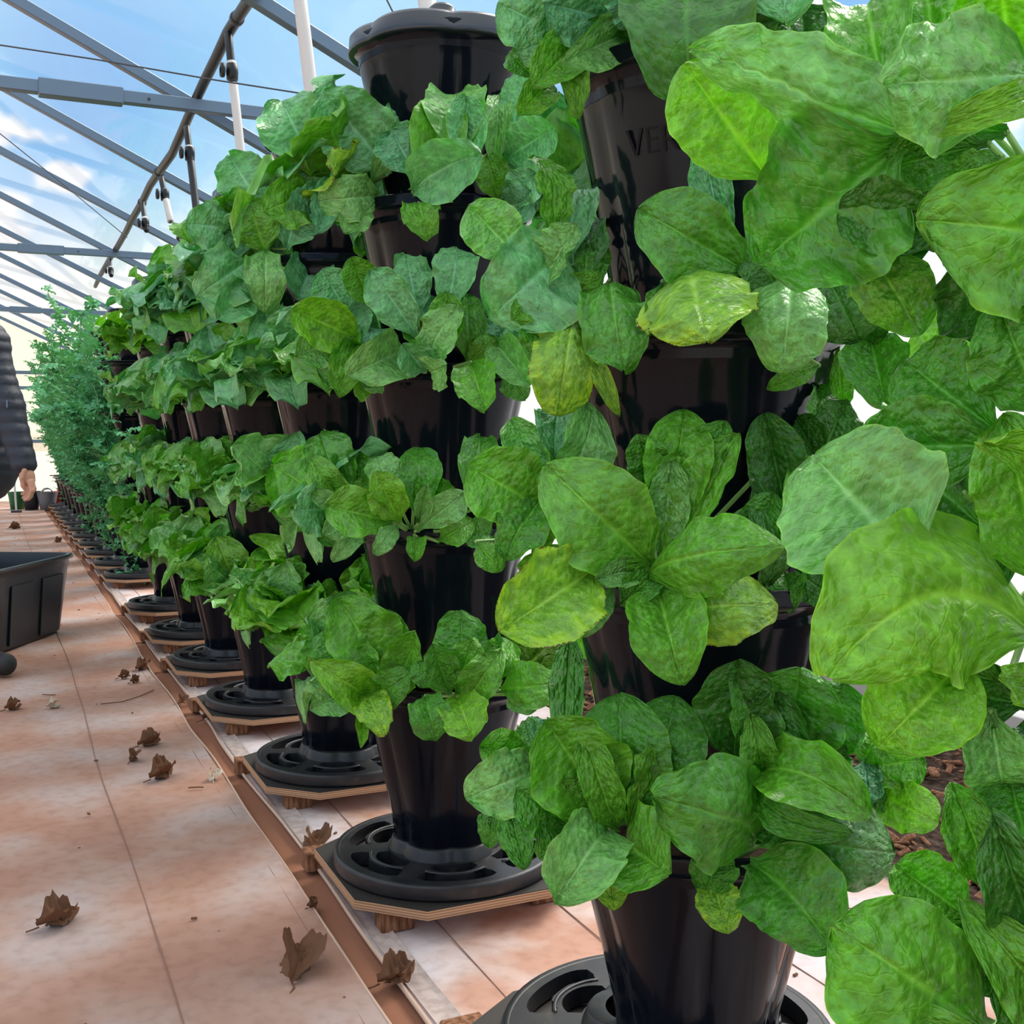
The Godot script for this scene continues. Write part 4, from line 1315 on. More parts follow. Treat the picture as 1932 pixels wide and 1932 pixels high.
	hero(p4, M.mid, P(1240, 930, 1.37), P(1205, 818, 1.34), 75, {"nu": 32, "nv": 23})
	hero(p4, M.fresh, P(1262, 1010, 1.37), P(1292, 773, 1.34), 130, {"bow": 0.02, "cup": 0.5, "ruf": 0.01, "nu": 32, "nv": 23})
	hero(p4, M.mid, P(1300, 960, 1.37), P(1372, 795, 1.34), 90, {"bow": 0.05, "roll": -30, "nu": 32, "nv": 23})
	hero(p4, M.fresh, P(1246, 1078, 1.37), P(1402, 828, 1.33), 125, {"bow": 0.09, "roll": -38, "cup": 0.35, "ruf": 0.015, "e": 1.2, "nu": 32, "nv": 23})
	hero(p4, M.fresh, P(1212, 1088, 1.37), P(1476, 1035, 1.24), 140, {"bow": 0.20, "e": 1.3, "cup": -0.35, "ruf": 0.02, "sag": -0.06, "roll": -15, "nu": 32, "nv": 23})
	hero(p4, M.yellowing, P(1240, 1125, 1.37), P(1468, 1120, 1.26), 130, {"bow": 0.16, "e": 1.35, "cup": -0.3, "ruf": 0.03, "sag": 0.08, "nu": 32, "nv": 23})
	hero(p4, M.fresh, P(1238, 1100, 1.37), P(1285, 1283, 1.27), 142, {"bow": 0.10, "e": 1.3, "ruf": 0.01, "nu": 32, "nv": 23})
	hero(p4, M.yellowing, P(1128, 1070, 1.37), P(942, 1192, 1.28), 160, {"bow": 0.10, "e": 1.25, "ruf": 0.03, "nu": 32, "nv": 23})
	hero(p4, M.pale, P(1160, 1105, 1.37), P(1098, 1198, 1.33), 50, {"bow": 0.08, "nu": 32, "nv": 23})
	hero(p4, M.pale, P(1205, 1072, 1.37), P(1125, 1092, 1.33), 62, {"bow": 0.1, "ruf": 0.05, "nu": 32, "nv": 23})
	hero(p4, M.mid, P(1240, 1080, 1.37), P(1180, 1130, 1.33), 70, {"nu": 32, "nv": 23})
	hero(p4, M.deep, P(1420, 905, 1.37), P(1492, 1115, 1.34), 95, {"bow": 0.1, "roll": -30, "nu": 32, "nv": 23})
	hero(p4, M.mid, P(1400, 1060, 1.37), P(1460, 930, 1.34), 100, {"nu": 32, "nv": 23})
	hero(p4, M.fresh, P(1210, 1140, 1.37), P(1215, 1180, 1.33), 40, {"nu": 32, "nv": 23})
	var p5 := thing("lettuce", "dark green lettuce on the wall side of the second pot, front tower", "lettuce", P(1530, 1050, 1.42), 0.0, "lettuces in the planter towers")
	hero(p5, M.deep, P(1492, 1005, 1.42), P(1443, 780, 1.40), 95, {"bow": 0.05, "cup": 0.3, "nu": 32, "nv": 23})
	hero(p5, M.deep, P(1545, 890, 1.42), P(1592, 755, 1.42), 85, {"nu": 32, "nv": 23})
	hero(p5, M.mid, P(1530, 860, 1.42), P(1556, 718, 1.44), 66, {"roll": 30, "nu": 32, "nv": 23})
	hero(p5, M.deep, P(1545, 870, 1.42), P(1498, 785, 1.42), 80, {"nu": 32, "nv": 23})
	hero(p5, M.fresh, P(1512, 1060, 1.42), P(1536, 842, 1.38), 84, {"bow": 0.06, "ruf": 0.05, "nu": 32, "nv": 23})
	hero(p5, M.mid, P(1500, 1040, 1.42), P(1480, 880, 1.42), 90, {"nu": 32, "nv": 23})
	hero(p5, M.deep, P(1500, 1075, 1.42), P(1578, 1135, 1.38), 75, {"bow": 0.1, "nu": 32, "nv": 23})
	hero(p5, M.sky_tinted_blue_green, P(1612, 1118, 1.42), P(1562, 1195, 1.44), 52, {"nu": 32, "nv": 23})
	hero(p5, M.deep, P(1545, 1090, 1.42), P(1600, 1000, 1.46), 90, {"nu": 32, "nv": 23})
	hero(p5, M.mid, P(1480, 1080, 1.42), P(1490, 1140, 1.38), 70, {"nu": 32, "nv": 23})
	var p6 := thing("lettuce", "ragged lettuce on the path side of the bottom pot, front tower", "lettuce", P(1010, 1500, 1.45), 0.0, "lettuces in the planter towers")
	hero(p6, M.pale, P(1032, 1445, 1.45), P(888, 1503, 1.38), 120, {"bow": 0.10, "ruf": 0.05, "nu": 32, "nv": 23})
	hero(p6, M.fresh, P(1010, 1430, 1.45), P(905, 1408, 1.43), 70, {"bow": 0.06, "ruf": 0.05, "nu": 32, "nv": 23})
	hero(p6, M.mid, P(935, 1515, 1.45), P(922, 1590, 1.40), 48, {"bow": 0.1, "nu": 32, "nv": 23})
	hero(p6, M.mid, P(958, 1505, 1.45), P(990, 1642, 1.36), 60, {"bow": 0.14, "ruf": 0.05, "nu": 32, "nv": 23})
	hero(p6, M.fresh, P(985, 1520, 1.45), P(960, 1600, 1.40), 70, {"bow": 0.1, "nu": 32, "nv": 23})
	hero(p6, M.pale, P(1015, 1430, 1.45), P(990, 1362, 1.48), 50, {"nu": 32, "nv": 23})
	hero(p6, M.sea_green, P(1030, 1420, 1.45), P(1030, 1330, 1.50), 70, {"nu": 32, "nv": 23})
	hero(p6, M.mid, P(1060, 1480, 1.45), P(1075, 1200, 1.62), 70, {"nu": 32, "nv": 23})
	var p7 := thing("lettuce", "open romaine lettuce with upright leaves at the front left of the bottom pot, front tower", "lettuce", P(1180, 1590, 1.38), 0.0, "lettuces in the planter towers")
	hero(p7, M.fresh, P(1152, 1545, 1.38), P(1030, 1358, 1.35), 185, {"bow": 0.05, "e": 1.5, "ruf": 0.01, "nu": 32, "nv": 23})
	hero(p7, M.mid, P(1178, 1560, 1.38), P(1168, 1322, 1.35), 165, {"bow": 0.03, "e": 1.45, "ruf": 0.015, "nu": 32, "nv": 23})
	hero(p7, M.mid, P(1222, 1545, 1.38), P(1272, 1328, 1.35), 140, {"bow": 0.04, "e": 1.6, "ruf": 0.01, "nu": 32, "nv": 23})
	hero(p7, M.fresh, P(1165, 1572, 1.38), P(1103, 1393, 1.33), 80, {"bow": 0.06, "e": 1.3, "ruf": 0.02, "nu": 32, "nv": 23})
	hero(p7, M.fresh, P(1185, 1572, 1.38), P(1225, 1398, 1.33), 62, {"bow": 0.05, "roll": 50, "ruf": 0.04, "nu": 32, "nv": 23})
	hero(p7, M.mid, P(1080, 1560, 1.38), P(980, 1490, 1.34), 115, {"bow": 0.08, "ruf": 0.02, "nu": 32, "nv": 23})
	hero(p7, M.fresh, P(1110, 1540, 1.38), P(1060, 1470, 1.35), 90, {"nu": 32, "nv": 23})
	hero(p7, M.pale, P(1152, 1560, 1.38), P(1062, 1690, 1.27), 138, {"bow": 0.12, "e": 1.3, "ruf": 0.015, "sag": 0.03, "nu": 32, "nv": 23})
	hero(p7, M.yellowing, P(1150, 1600, 1.38), P(1158, 1714, 1.31), 82, {"bow": 0.1, "e": 1.3, "ruf": 0.01, "nu": 32, "nv": 23})
	hero(p7, M.fresh, P(1178, 1590, 1.38), P(1262, 1650, 1.28), 150, {"bow": 0.14, "e": 1.2, "ruf": 0.02, "nu": 32, "nv": 23})
	hero(p7, M.fresh, P(1190, 1570, 1.38), P(1245, 1480, 1.35), 90, {"bow": 0.05, "roll": -30, "nu": 32, "nv": 23})
	hero(p7, M.mid, P(1200, 1560, 1.38), P(1235, 1430, 1.35), 90, {"nu": 32, "nv": 23})
	hero(p7, M.mid, P(1075, 1570, 1.38), P(1020, 1620, 1.34), 100, {"bow": 0.1, "nu": 32, "nv": 23})
	var p8 := thing("lettuce", "butterhead lettuce with a rosette heart at the front right of the bottom pot, front tower", "lettuce", P(1440, 1590, 1.38), 0.0, "lettuces in the planter towers")
	hero(p8, M.deep, P(1398, 1450, 1.38), P(1392, 1242, 1.35), 150, {"bow": 0.04, "e": 1.3, "cup": 0.25, "ruf": 0.015, "nu": 32, "nv": 23})
	hero(p8, M.mid, P(1480, 1460, 1.38), P(1510, 1257, 1.35), 175, {"bow": 0.04, "e": 1.4, "cup": 0.2, "ruf": 0.015, "nu": 32, "nv": 23})
	hero(p8, M.mid, P(1540, 1450, 1.38), P(1592, 1290, 1.35), 130, {"bow": 0.04, "e": 1.4, "ruf": 0.02, "nu": 32, "nv": 23})
	hero(p8, M.deep, P(1452, 1440, 1.38), P(1468, 1305, 1.34), 132, {"bow": 0.07, "e": 1.25, "cup": 0.4, "ruf": 0.01, "nu": 32, "nv": 23})
	hero(p8, M.mid, P(1402, 1470, 1.38), P(1395, 1290, 1.32), 48, {"bow": 0.06, "roll": 50, "ruf": 0.03, "nu": 32, "nv": 23})
	hero(p8, M.fresh, P(1445, 1470, 1.38), P(1425, 1385, 1.31), 66, {"bow": 0.06, "cup": 0.3, "nu": 32, "nv": 23})
	hero(p8, M.deep, P(1480, 1460, 1.38), P(1500, 1395, 1.32), 60, {"bow": 0.06, "nu": 32, "nv": 23})
	hero(p8, M.mid, P(1540, 1440, 1.38), P(1560, 1380, 1.35), 110, {"nu": 32, "nv": 23})
	hero(p8, M.fresh, P(1420, 1452, 1.38), P(1638, 1508, 1.24), 130, {"bow": 0.14, "e": 1.3, "cup": 0.35, "ruf": 0.03, "sag": -0.05, "roll": -20, "nu": 32, "nv": 23})
	hero(p8, M.mid, P(1392, 1455, 1.38), P(1582, 1600, 1.25), 62, {"bow": 0.1, "e": 1.25, "cup": 0.3, "ruf": 0.015, "roll": 25, "sag": 0.05, "nu": 32, "nv": 23})
	hero(p8, M.mid, P(1430, 1595, 1.38), P(1252, 1520, 1.25), 205, {"bow": 0.14, "e": 1.25, "cup": -0.1, "ruf": 0.02, "sag": 0.08, "nu": 32, "nv": 23})
	hero(p8, M.deep, P(1425, 1580, 1.38), P(1710, 1612, 1.28), 150, {"bow": 0.12, "e": 1.35, "ruf": 0.03, "cup": -0.15, "nu": 32, "nv": 23})
	hero(p8, M.mid, P(1410, 1625, 1.38), P(1575, 1800, 1.27), 165, {"bow": 0.12, "e": 1.2, "ruf": 0.03, "sag": -0.06, "nu": 32, "nv": 23})
	hero(p8, M.yellowing, P(1340, 1640, 1.38), P(1372, 1762, 1.31), 76, {"bow": 0.08, "ruf": 0.03, "nu": 32, "nv": 23})
	hero(p8, M.deep, P(1400, 1560, 1.38), P(1440, 1500, 1.35), 90, {"nu": 32, "nv": 23})
	hero(p8, M.mid, P(1360, 1600, 1.38), P(1330, 1690, 1.34), 80, {"nu": 32, "nv": 23})
	hero(p8, M.fresh, P(1290, 1520, 1.38), P(1365, 1410, 1.35), 70, {"roll": 40, "nu": 32, "nv": 23})
	hero(p8, M.mid, P(1440, 1540, 1.38), P(1500, 1560, 1.34), 110, {"nu": 32, "nv": 23})
	var p9 := thing("lettuce", "loose lime lettuce on the wall side of the bottom pot, front tower", "lettuce", P(1610, 1470, 1.5), 0.0, "lettuces in the planter towers")
	hero(p9, M.fresh, P(1615, 1450, 1.50), P(1752, 1432, 1.46), 92, {"bow": 0.08, "ruf": 0.04, "nu": 32, "nv": 23})
	hero(p9, M.lime, P(1645, 1490, 1.50), P(1768, 1552, 1.42), 95, {"bow": 0.12, "ruf": 0.05, "nu": 32, "nv": 23})
	hero(p9, M.sky_tinted_blue_green, P(1630, 1430, 1.50), P(1640, 1525, 1.44), 60, {"nu": 32, "nv": 23})
	hero(p9, M.fresh, P(1625, 1450, 1.50), P(1660, 1370, 1.52), 80, {"nu": 32, "nv": 23})
	hero(p9, M.mid, P(1610, 1480, 1.50), P(1700, 1490, 1.47), 80, {"nu": 32, "nv": 23})
	var p10 := thing("lettuce", "dark lettuce hanging over the rim of the fourth pot, front tower", "lettuce", P(1280, 110, 1.36), 0.0, "lettuces in the planter towers")
	hero(p10, M.deep, P(1292, -30, 1.36), P(1300, 168, 1.26), 225, {"bow": 0.14, "e": 1.2, "ruf": 0.02, "nu": 32, "nv": 23})
	hero(p10, M.sea_green, P(1480, -80, 1.36), P(1480, 38, 1.27), 190, {"bow": 0.14, "ruf": 0.02, "nu": 32, "nv": 23})
	hero(p10, M.deep, P(1512, 10, 1.36), P(1520, 132, 1.32), 130, {"bow": 0.1, "nu": 32, "nv": 23})
	hero(p10, M.deep, P(1380, -20, 1.36), P(1395, 120, 1.33), 140, {"bow": 0.1, "nu": 32, "nv": 23})
	hero(p10, M.sky_tinted_blue_green, P(1250, 60, 1.36), P(1200, -60, 1.33), 150, {"nu": 32, "nv": 23})
	hero(p10, M.mid, P(1420, 60, 1.36), P(1400, -70, 1.33), 150, {"nu": 32, "nv": 23})
	var p11 := thing("lettuce", "lettuce with overlapping leaves on the path side of the fourth pot, front tower", "lettuce", P(1110, 110, 1.46), 0.0, "lettuces in the planter towers")
	hero(p11, M.sea_green, P(1080, 75, 1.46), P(938, 5, 1.42), 125, {"bow": 0.06, "ruf": 0.02, "nu": 32, "nv": 23})
	hero(p11, M.sea_green, P(1085, 62, 1.46), P(982, 95, 1.41), 92, {"bow": 0.08, "nu": 32, "nv": 23})
	hero(p11, M.fresh, P(1088, 82, 1.46), P(1012, 155, 1.38), 88, {"bow": 0.08, "e": 1.3, "ruf": 0.015, "nu": 32, "nv": 23})
	hero(p11, M.sky_tinted_blue_green, P(1185, 45, 1.46), P(1028, 5, 1.37), 120, {"bow": 0.08, "nu": 32, "nv": 23})
	hero(p11, M.pale, P(1182, 62, 1.46), P(1058, 118, 1.35), 80, {"bow": 0.1, "ruf": 0.02, "nu": 32, "nv": 23})
	hero(p11, M.fresh, P(1078, 118, 1.46), P(1086, 182, 1.38), 52, {"bow": 0.1, "nu": 32, "nv": 23})
	hero(p11, M.mid, P(1012, 150, 1.46), P(955, 95, 1.46), 44, {"nu": 32, "nv": 23})
	hero(p11, M.sky_tinted_blue_green, P(1180, 20, 1.46), P(1120, -70, 1.44), 150, {"nu": 32, "nv": 23})
	hero(p11, M.mid, P(1060, 60, 1.46), P(990, -60, 1.48), 130, {"nu": 32, "nv": 23})
	hero(p11, M.fresh, P(1040, 150, 1.46), P(985, 210, 1.43), 60, {"bow": 0.08, "nu": 32, "nv": 23})
	hero(p11, M.mid, P(1140, 90, 1.46), P(1150, 20, 1.42), 110, {"nu": 32, "nv": 23})
	var p12 := thing("lettuce", "lettuce with big blistered leaves reaching across, third pot of the tower beside the camera", "lettuce", P(1990, 380, 0.93), 0.0, "lettuces in the planter towers")
	hero(p12, M.pale, P(1745, 270, 0.93), P(1308, 92, 0.98), 170, {"bow": 0.05, "e": 1.0, "ruf": 0.03, "cup": -0.35, "blis": 0.004, "roll": -25, "curl": 0.02, "nu": 36, "nv": 27})
	hero(p12, M.lime, P(1455, 345, 1.08), P(1290, 120, 1.04), 180, {"bow": 0.02, "e": 1.1, "ruf": 0.02, "cup": 0.1, "curl": 0, "nu": 36, "nv": 27})
	hero(p12, M.mid, P(1705, 270, 0.93), P(1430, 500, 0.97), 300, {"bow": 0.05, "e": 1.0, "ruf": 0.045, "cup": 0.25, "curl": -0.05, "nu": 36, "nv": 27})
	hero(p12, M.pale, P(1960, 140, 0.93), P(1656, 160, 0.85), 215, {"bow": 0.10, "e": 1.35, "ruf": 0.02, "cup": -0.15, "blis": 0.004, "nu": 36, "nv": 27})
	hero(p12, M.lime, P(1970, 170, 0.93), P(1826, 222, 0.84), 60, {"bow": 0.1, "nu": 36, "nv": 27})
	hero(p12, M.fresh, P(1668, 190, 0.93), P(1622, -70, 1.00), 150, {"bow": 0.03, "e": 1.1, "ruf": 0.03, "nu": 36, "nv": 27})
	hero(p12, M.fresh, P(1765, 140, 0.93), P(1745, -70, 0.98), 160, {"bow": 0.03, "nu": 36, "nv": 27})
	hero(p12, M.lime, P(1910, 130, 0.93), P(1882, -70, 0.88), 170, {"bow": 0.1, "cup": 0.5, "nu": 36, "nv": 27})
	hero(p12, M.mid, P(1865, 270, 0.93), P(1645, 322, 0.95), 105, {"bow": 0.08, "ruf": 0.05, "blis": 0.004, "nu": 36, "nv": 27})
	hero(p12, M.fresh, P(1890, 295, 0.93), P(1788, 348, 0.92), 62, {"bow": 0.1, "nu": 36, "nv": 27})
	hero(p12, M.deep, P(1800, 440, 0.93), P(1586, 398, 0.95), 125, {"bow": 0.09, "cup": 0.45, "ruf": 0.02, "nu": 36, "nv": 27})
	hero(p12, M.fresh, P(1625, 445, 1.00), P(1742, 640, 0.95), 118, {"bow": 0.14, "cup": -0.3, "ruf": 0.015, "e": 1.25, "nu": 36, "nv": 27})
	hero(p12, M.fresh, P(2000, 440, 0.93), P(1844, 425, 0.84), 280, {"bow": 0.06, "e": 1.2, "ruf": 0.015, "nu": 36, "nv": 27})
	hero(p12, M.deep, P(1860, 430, 0.93), P(1880, 640, 0.98), 190, {"bow": 0.05, "nu": 36, "nv": 27})
	hero(p12, M.deep, P(1850, 330, 0.93), P(1760, 470, 1.02), 190, {"nu": 36, "nv": 27})
	hero(p12, M.mid, P(1900, 250, 0.93), P(1770, 230, 1.00), 160, {"nu": 36, "nv": 27})
	hero(p12, M.deep, P(1760, 300, 0.93), P(1640, 420, 1.05), 170, {"nu": 36, "nv": 27})
	hero(p12, M.mid, P(1720, 400, 0.93), P(1580, 540, 1.05), 120, {"bow": 0.06, "nu": 36, "nv": 27})
	hero(p12, M.fresh, P(1660, 430, 0.93), P(1600, 500, 1.04), 110, {"ruf": 0.05, "nu": 36, "nv": 27})
	var p13 := thing("lettuce", "lettuce with a thick arching midrib, second pot of the tower beside the camera", "lettuce", P(1990, 1080, 0.92), 0.0, "lettuces in the planter towers")
	hero(p13, M.pale, P(1735, 1075, 0.92), P(1530, 855, 0.98), 300, {"bow": 0.03, "e": 1.1, "ruf": 0.015, "cup": 0.12, "curl": -0.05, "nu": 36, "nv": 27})
	hero(p13, M.lime, P(1990, 1225, 0.92), P(1588, 1275, 0.85), 320, {"bow": 0.05, "e": 1.15, "ruf": 0.02, "cup": -0.12, "sag": 0.26, "roll": 8, "curl": -0.1, "nu": 36, "nv": 27})
	hero(p13, M.lime, P(1830, 1235, 0.92), P(1655, 1412, 0.90), 185, {"bow": 0.08, "e": 1.25, "ruf": 0.015, "nu": 36, "nv": 27})
	hero(p13, M.mid, P(1890, 820, 0.92), P(1705, 680, 0.98), 170, {"bow": 0.06, "ruf": 0.02, "nu": 36, "nv": 27})
	hero(p13, M.mid, P(1900, 840, 0.92), P(1622, 842, 0.98), 160, {"bow": 0.08, "ruf": 0.02, "e": 1.2, "nu": 36, "nv": 27})
	hero(p13, M.mid, P(1975, 800, 0.92), P(1890, 590, 0.88), 170, {"bow": 0.04, "nu": 36, "nv": 27})
	hero(p13, M.fresh, P(1970, 1110, 0.92), P(1895, 790, 0.86), 165, {"bow": 0.05, "ruf": 0.05, "e": 1.1, "nu": 36, "nv": 27})
	hero(p13, M.lime, P(1990, 870, 0.92), P(1896, 845, 0.82), 100, {"bow": 0.06, "nu": 36, "nv": 27})
	hero(p13, M.lime, P(1985, 1300, 0.92), P(1870, 1275, 0.82), 80, {"bow": 0.06, "ruf": 0.05, "nu": 36, "nv": 27})
	hero(p13, M.mid, P(1860, 1000, 0.92), P(1720, 880, 1.02), 190, {"nu": 36, "nv": 27})
	hero(p13, M.deep, P(1880, 1180, 0.92), P(1800, 980, 1.00), 190, {"nu": 36, "nv": 27})
	hero(p13, M.mid, P(1900, 1290, 0.92), P(1700, 1240, 0.96), 150, {"bow": 0.1, "nu": 36, "nv": 27})
	hero(p13, M.deep, P(1940, 1330, 0.92), P(1780, 1300, 0.96), 130, {"nu": 36, "nv": 27})
	hero(p13, M.mid, P(1820, 930, 0.92), P(1760, 780, 1.05), 150, {"nu": 36, "nv": 27})
	var p14 := thing("lettuce", "lettuce with a large smooth spoon leaf, bottom pot of the tower beside the camera", "lettuce", P(1990, 1800, 0.92), 0.0, "lettuces in the planter towers")
	hero(p14, M.pale, P(1868, 1338, 0.92), P(1898, 1520, 0.92), 118, {"bow": 0.06, "e": 1.3, "ruf": 0.02, "nu": 36, "nv": 27})
	hero(p14, M.fresh, P(1885, 1700, 0.92), P(1798, 1480, 0.92), 92, {"bow": 0.06, "ruf": 0.04, "nu": 36, "nv": 27})
	hero(p14, M.deep, P(1960, 1790, 0.92), P(1880, 1560, 0.86), 120, {"bow": 0.05, "nu": 36, "nv": 27})
	hero(p14, M.fresh, P(1870, 1950, 0.92), P(1592, 1760, 0.86), 270, {"bow": 0.08, "e": 1.35, "ruf": 0.012, "cup": -0.1, "nu": 36, "nv": 27})
	hero(p14, M.fresh, P(1840, 1740, 0.92), P(1690, 1632, 0.95), 115, {"bow": 0.08, "ruf": 0.02, "nu": 36, "nv": 27})
	hero(p14, M.mid, P(1885, 1860, 0.92), P(1795, 1710, 0.93), 105, {"bow": 0.05, "nu": 36, "nv": 27})
	hero(p14, M.fresh, P(1860, 2000, 0.92), P(1700, 1925, 0.86), 80, {"bow": 0.08, "nu": 36, "nv": 27})
	hero(p14, M.mid, P(1950, 1640, 0.92), P(1900, 1450, 0.93), 130, {"nu": 36, "nv": 27})
	hero(p14, M.mid, P(1930, 1900, 0.92), P(1840, 1720, 0.95), 150, {"nu": 36, "nv": 27})
	hero(p14, M.fresh, P(1990, 1900, 0.92), P(1870, 1760, 0.86), 120, {"bow": 0.06, "ruf": 0.04, "nu": 36, "nv": 27})
	hero(p14, M.deep, P(1960, 1500, 0.92), P(1905, 1360, 0.95), 120, {"nu": 36, "nv": 27})
	hero(p14, M.mid, P(1990, 1960, 0.92), P(1900, 1860, 0.88), 140, {"nu": 36, "nv": 27})
	var p15 := thing("lettuce", "lettuce tinted blue for sky sheen on the path side of the fourth pot, second tower", "lettuce", P(640, 392, 2.38), 0.0, "lettuces in the planter towers")
	hero(p15, M.sea_green, P(602, 335, 2.29), P(522, 172, 2.27), 118, {"bow": 0.05, "ruf": 0.05, "nu": 22, "nv": 17})
	hero(p15, M.sea_green, P(738, 325, 2.29), P(612, 176, 2.23), 128, {"bow": 0.05, "e": 1.2, "nu": 22, "nv": 17})
	hero(p15, M.fresh, P(592, 362, 2.29), P(498, 398, 2.19), 100, {"bow": 0.08, "e": 1.2, "nu": 22, "nv": 17})
	hero(p15, M.pale, P(716, 370, 2.29), P(610, 378, 2.17), 90, {"bow": 0.1, "e": 1.3, "nu": 22, "nv": 17})
	hero(p15, M.pale, P(700, 348, 2.29), P(762, 230, 2.21), 52, {"bow": 0.05, "roll": 20, "nu": 22, "nv": 17})
	hero(p15, M.sky_tinted_blue_green, P(640, 330, 2.29), P(598, 440, 2.21), 60, {"bow": 0.1, "nu": 22, "nv": 17})
	hero(p15, M.sea_green, P(772, 300, 2.29), P(757, 178, 2.27), 88, {"nu": 22, "nv": 17})
	hero(p15, M.sky_tinted_blue_green, P(620, 360, 2.29), P(560, 440, 2.23), 90, {"bow": 0.1, "nu": 22, "nv": 17})
	hero(p15, M.sky_tinted_blue_green, P(640, 350, 2.29), P(575, 250, 2.31), 110, {"nu": 22, "nv": 17})
	hero(p15, M.sea_green, P(650, 300, 2.29), P(680, 190, 2.33), 90, {"nu": 22, "nv": 17})
	hero(p15, M.pale, P(690, 380, 2.29), P(650, 440, 2.21), 60, {"bow": 0.1, "nu": 22, "nv": 17})
	hero(p15, M.sea_green, P(560, 330, 2.29), P(620, 420, 2.31), 80, {"nu": 22, "nv": 17})
	var p16 := thing("lettuce", "tall upright lettuce at the front of the fourth pot, second tower", "lettuce", P(795, 392, 2.28), 0.0, "lettuces in the planter towers")
	hero(p16, M.fresh, P(800, 372, 2.15), P(850, 150, 2.15), 90, {"bow": 0.04, "e": 1.1, "cup": 0.3, "nu": 22, "nv": 17})
	hero(p16, M.pale, P(868, 305, 2.15), P(856, 136, 2.19), 108, {"bow": 0.03, "e": 1.2, "nu": 22, "nv": 17})
	hero(p16, M.sea_green, P(880, 335, 2.15), P(880, 186, 2.15), 68, {"bow": 0.05, "nu": 22, "nv": 17})
	hero(p16, M.sea_green, P(778, 362, 2.15), P(908, 292, 2.05), 100, {"bow": 0.12, "e": 1.3, "cup": 0.4, "sag": -0.06, "nu": 22, "nv": 17})
	hero(p16, M.fresh, P(790, 382, 2.15), P(802, 427, 2.07), 72, {"bow": 0.12, "nu": 22, "nv": 17})
	hero(p16, M.sky_tinted_blue_green, P(790, 340, 2.15), P(740, 250, 2.17), 90, {"nu": 22, "nv": 17})
	hero(p16, M.sky_tinted_blue_green, P(830, 360, 2.15), P(820, 260, 2.19), 100, {"nu": 22, "nv": 17})
	var p17 := thing("lettuce", "lettuce half hidden by the front tower, fourth pot of the second tower", "lettuce", P(940, 392, 2.34), 0.0, "lettuces in the planter towers")
	hero(p17, M.pale, P(930, 335, 2.25), P(945, 146, 2.23), 50, {"nu": 22, "nv": 17})
	hero(p17, M.sea_green, P(948, 302, 2.25), P(1048, 240, 2.19), 80, {"bow": 0.06, "nu": 22, "nv": 17})
	hero(p17, M.fresh, P(940, 382, 2.25), P(918, 286, 2.21), 62, {"ruf": 0.06, "nu": 22, "nv": 17})
	hero(p17, M.sea_green, P(950, 386, 2.25), P(1010, 326, 2.21), 66, {"nu": 22, "nv": 17})
	hero(p17, M.sky_tinted_blue_green, P(950, 390, 2.25), P(1010, 380, 2.21), 70, {"bow": 0.1, "nu": 22, "nv": 17})
	hero(p17, M.sea_green, P(965, 300, 2.25), P(980, 140, 2.25), 70, {"nu": 22, "nv": 17})
	hero(p17, M.sky_tinted_blue_green, P(930, 390, 2.25), P(940, 300, 2.27), 90, {"nu": 22, "nv": 17})
	var p18 := thing("lettuce", "lettuce with a lime spoon leaf on the path side, third pot, second tower", "lettuce", P(660, 705, 2.36), 0.0, "lettuces in the planter towers")
	hero(p18, M.lime, P(682, 642, 2.27), P(550, 583, 2.19), 98, {"bow": 0.06, "e": 1.4, "nu": 22, "nv": 17})
	hero(p18, M.sea_green, P(660, 602, 2.27), P(608, 506, 2.24), 66, {"nu": 22, "nv": 17})
	hero(p18, M.fresh, P(702, 582, 2.27), P(663, 485, 2.23), 62, {"nu": 22, "nv": 17})
	hero(p18, M.pale, P(762, 662, 2.27), P(670, 702, 2.15), 94, {"bow": 0.1, "nu": 22, "nv": 17})
	hero(p18, M.fresh, P(672, 640, 2.27), P(640, 742, 2.19), 70, {"bow": 0.1, "nu": 22, "nv": 17})
	hero(p18, M.pale, P(642, 640, 2.27), P(557, 672, 2.21), 74, {"bow": 0.08, "nu": 22, "nv": 17})
	hero(p18, M.lime, P(690, 715, 2.27), P(677, 758, 2.21), 34, {"bow": 0.1, "nu": 22, "nv": 17})
	hero(p18, M.sea_green, P(680, 660, 2.27), P(640, 570, 2.29), 90, {"nu": 22, "nv": 17})
	hero(p18, M.sky_tinted_blue_green, P(700, 690, 2.27), P(700, 610, 2.27), 100, {"nu": 22, "nv": 17})
	hero(p18, M.mid, P(660, 690, 2.27), P(600, 700, 2.23), 70, {"bow": 0.1, "nu": 22, "nv": 17})
	hero(p18, M.pale, P(690, 700, 2.27), P(720, 745, 2.21), 40, {"bow": 0.1, "nu": 22, "nv": 17})
	var p19 := thing("lettuce", "lettuce with folded pale leaves at the front of the third pot, second tower", "lettuce", P(805, 705, 2.27), 0.0, "lettuces in the planter towers")
	hero(p19, M.sea_green, P(792, 642, 2.14), P(700, 508, 2.11), 86, {"bow": 0.05, "nu": 22, "nv": 17})
	hero(p19, M.sea_green, P(792, 602, 2.14), P(765, 478, 2.17), 90, {"ruf": 0.06, "nu": 22, "nv": 17})
	hero(p19, M.sea_green, P(842, 602, 2.14), P(868, 448, 2.15), 82, {"nu": 22, "nv": 17})
	hero(p19, M.pale, P(800, 692, 2.14), P(856, 574, 2.07), 86, {"bow": 0.08, "roll": -25, "nu": 22, "nv": 17})
	hero(p19, M.fresh, P(888, 682, 2.14), P(916, 778, 2.06), 86, {"bow": 0.12, "e": 1.3, "nu": 22, "nv": 17})
	hero(p19, M.fresh, P(832, 682, 2.14), P(846, 552, 2.12), 62, {"nu": 22, "nv": 17})
